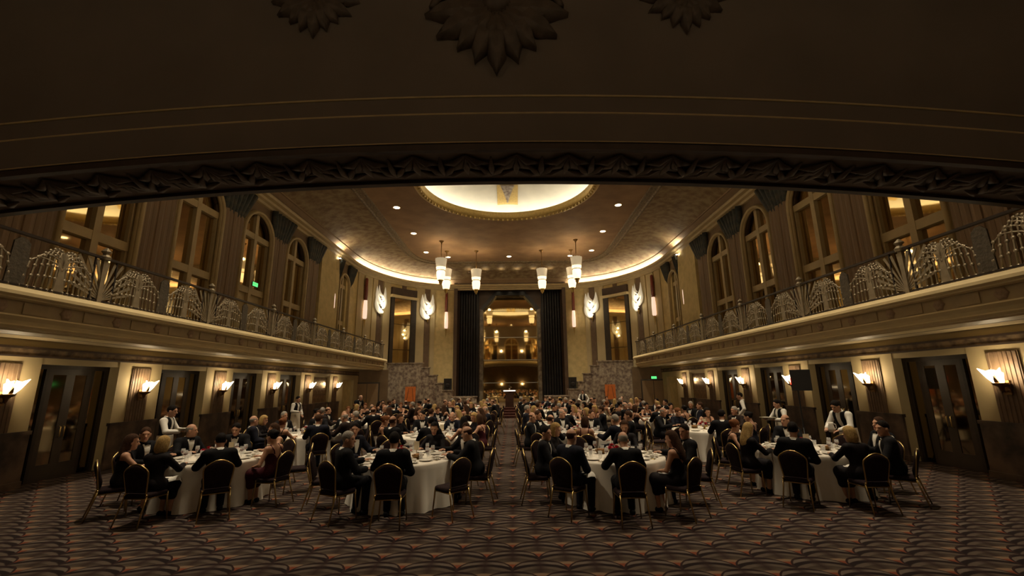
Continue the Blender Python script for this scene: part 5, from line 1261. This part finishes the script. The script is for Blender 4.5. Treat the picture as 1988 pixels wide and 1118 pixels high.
for s in (-1, 1):
    t = empty('head_table', (s*1.75, 29.55, 0), label='long head table under white cloth %s of the lectern' % SIDE[s], cat='table')
    g = MB(); pts = [(-0.85, -0.38), (0.85, -0.38), (0.85, 0.38), (-0.85, 0.38)]
    for z0, z1, e in ((0.74, 0.765, 0.02),): g.box(-0.87, -0.4, z0, 0.87, 0.4, z1)
    rows = []
    for z, e, a in ((0.75, 0.0, 0), (0.5, 0.01, 0.012), (0.25, 0.02, 0.022), (0.02, 0.03, 0.03)):
        loop = []
        for (p, q) in zip(pts, pts[1:]+pts[:1]):
            for k in range(14):
                u = k/14; nx, ny = (q[1]-p[1]), -(q[0]-p[0]); ln = math.hypot(nx, ny); w = e+a*math.cos(k*2.7)
                loop.append((p[0]+(q[0]-p[0])*u+nx/ln*w, p[1]+(q[1]-p[1])*u+ny/ln*w, z))
        rows.append(loop)
    g.loft(rows, 0, True); g.build('tablecloth', 'linen', t, smooth=False)
    v = empty('flower_vase', (s*1.35, 29.55, 0.767), label='spray of golden leaves in a vase on the %s head table' % SIDE[s], cat='vase')
    b = MB(); b.lathe([(0.0, 0.0), (0.06, 0.0), (0.09, 0.1), (0.05, 0.2), (0.07, 0.26)], 12); b.build('vase_body', 'brass', v, smooth=True)
    for k in range(12): obj('leaf', LEAF, v, (0, 0, 0.24), (0.5+0.5*(k % 3), 0, k*0.53), (1.6, 2.6, 1.6))
    o = empty('poster_easel', (s*6.92, 31.05, 0.6), label='orange board on an easel before the %s marble stair wall' % SIDE[s], cat='sign')
    b = MB(); b.prism([(-0.36, 0.42), (0.36, 0.42), (0.36, 1.42), (-0.36, 1.42)], (0, -0.02, 0), (1, 0, 0), (0, 0.08, 1), (0, 0.03, 0)); b.build('orange_board', 'orange_board', o)
    for x in (-0.3, 0.3):
        b = MB(); b.tube([(x, -0.06, 0), (x*0.3, 0.12, 1.5)], 0.016, 5); b.build('easel_leg', 'lectern_wood', o)
    b = MB(); b.tube([(0, 0.38, 0), (0, 0.13, 1.4)], 0.016, 5); b.build('easel_leg', 'lectern_wood', o)
    q = empty('loudspeaker', (s*4.42, 31.75, 1.772), label='black loudspeaker standing on the %s stepped marble wall' % SIDE[s], cat='loudspeaker')
    b = MB(); b.box(-0.26, -0.2, 0, 0.26, 0.2, 0.78); b.build('cabinet', 'black_plastic', q)
    b = MB(); b.lathe([(0.17, 0.0), (0.16, 0.02), (0.05, -0.02), (0.0, 0.0)], 20); me = b.mesh('speaker_cone', 'iron_dark', True); obj('speaker_cone', me, q, (0, -0.202, 0.27), (PI/2, 0, 0))
    b = MB(); b.box(-0.16, -0.215, 0.52, 0.16, -0.2, 0.68); b.build('horn_grille', 'iron_dark', q)
q = empty('loudspeaker_stand', (8.9, 13.75, 0), label='black loudspeaker on a pole stand between the second and third right sconces', cat='loudspeaker')
b = MB(); b.prism([(-0.27, 0), (0.27, 0), (0.22, 0.34), (-0.22, 0.34)], (0, -0.2, 1.82), (0.9, -0.4, 0), (0.4, 0.9, 0), (0, 0, 0.62)); b.build('cabinet', 'black_plastic', q)
b = MB(); b.tube([(0, 0, 0.3), (0, 0, 1.84)], 0.022, 8); b.build('pole', 'black_plastic', q)
for k in range(3):
    b = MB(); b.tube([(0, 0, 0.75), (0.45*math.cos(k*2.09), 0.45*math.sin(k*2.09), 0.01)], 0.014, 6); b.build('leg', 'black_plastic', q)
b = MB(); b.box(-0.262, -0.115, 2.0, -0.25, -0.10, 2.2); b.build('red_indicator', 'red_led', q)
def exit_sign(x, y, z, rz, lab):
    r = empty('exit_sign', (x, y, z), rz, label=lab, cat='exit sign')
    b = MB(); b.box(-0.20, -0.04, 0, 0.20, 0.0, 0.19); b.build('sign_box', 'black_plastic', r)
    b = MB(); b.box(-0.185, -0.046, 0.012, 0.185, -0.04, 0.178); b.build('green_panel', 'exit_green', r)
    c = bpy.data.curves.new('exit_text', 'FONT'); c.body = 'EXIT'; c.size = 0.15; c.align_x = 'CENTER'; c.extrude = 0.002
    o = bpy.data.objects.new('tmp_text', c); COL.objects.link(o)
    me = bpy.data.meshes.new_from_object(o.evaluated_get(bpy.context.evaluated_depsgraph_get())); bpy.data.objects.remove(o)
    me.materials.clear(); me.materials.append(MATS['shirt_white']); obj('lettering', me, r, (0, -0.05, 0.045), (PI/2, 0, 0))
exit_sign(10.05, 31.30, 2.36, 0, 'glowing green exit sign above the far right double doors')
exit_sign(-10.80, 18.2, 6.29, PI/2, 'small green exit sign standing in for a reflection in the third left window')  # solid sign added in place of an exit sign's mirror reflection
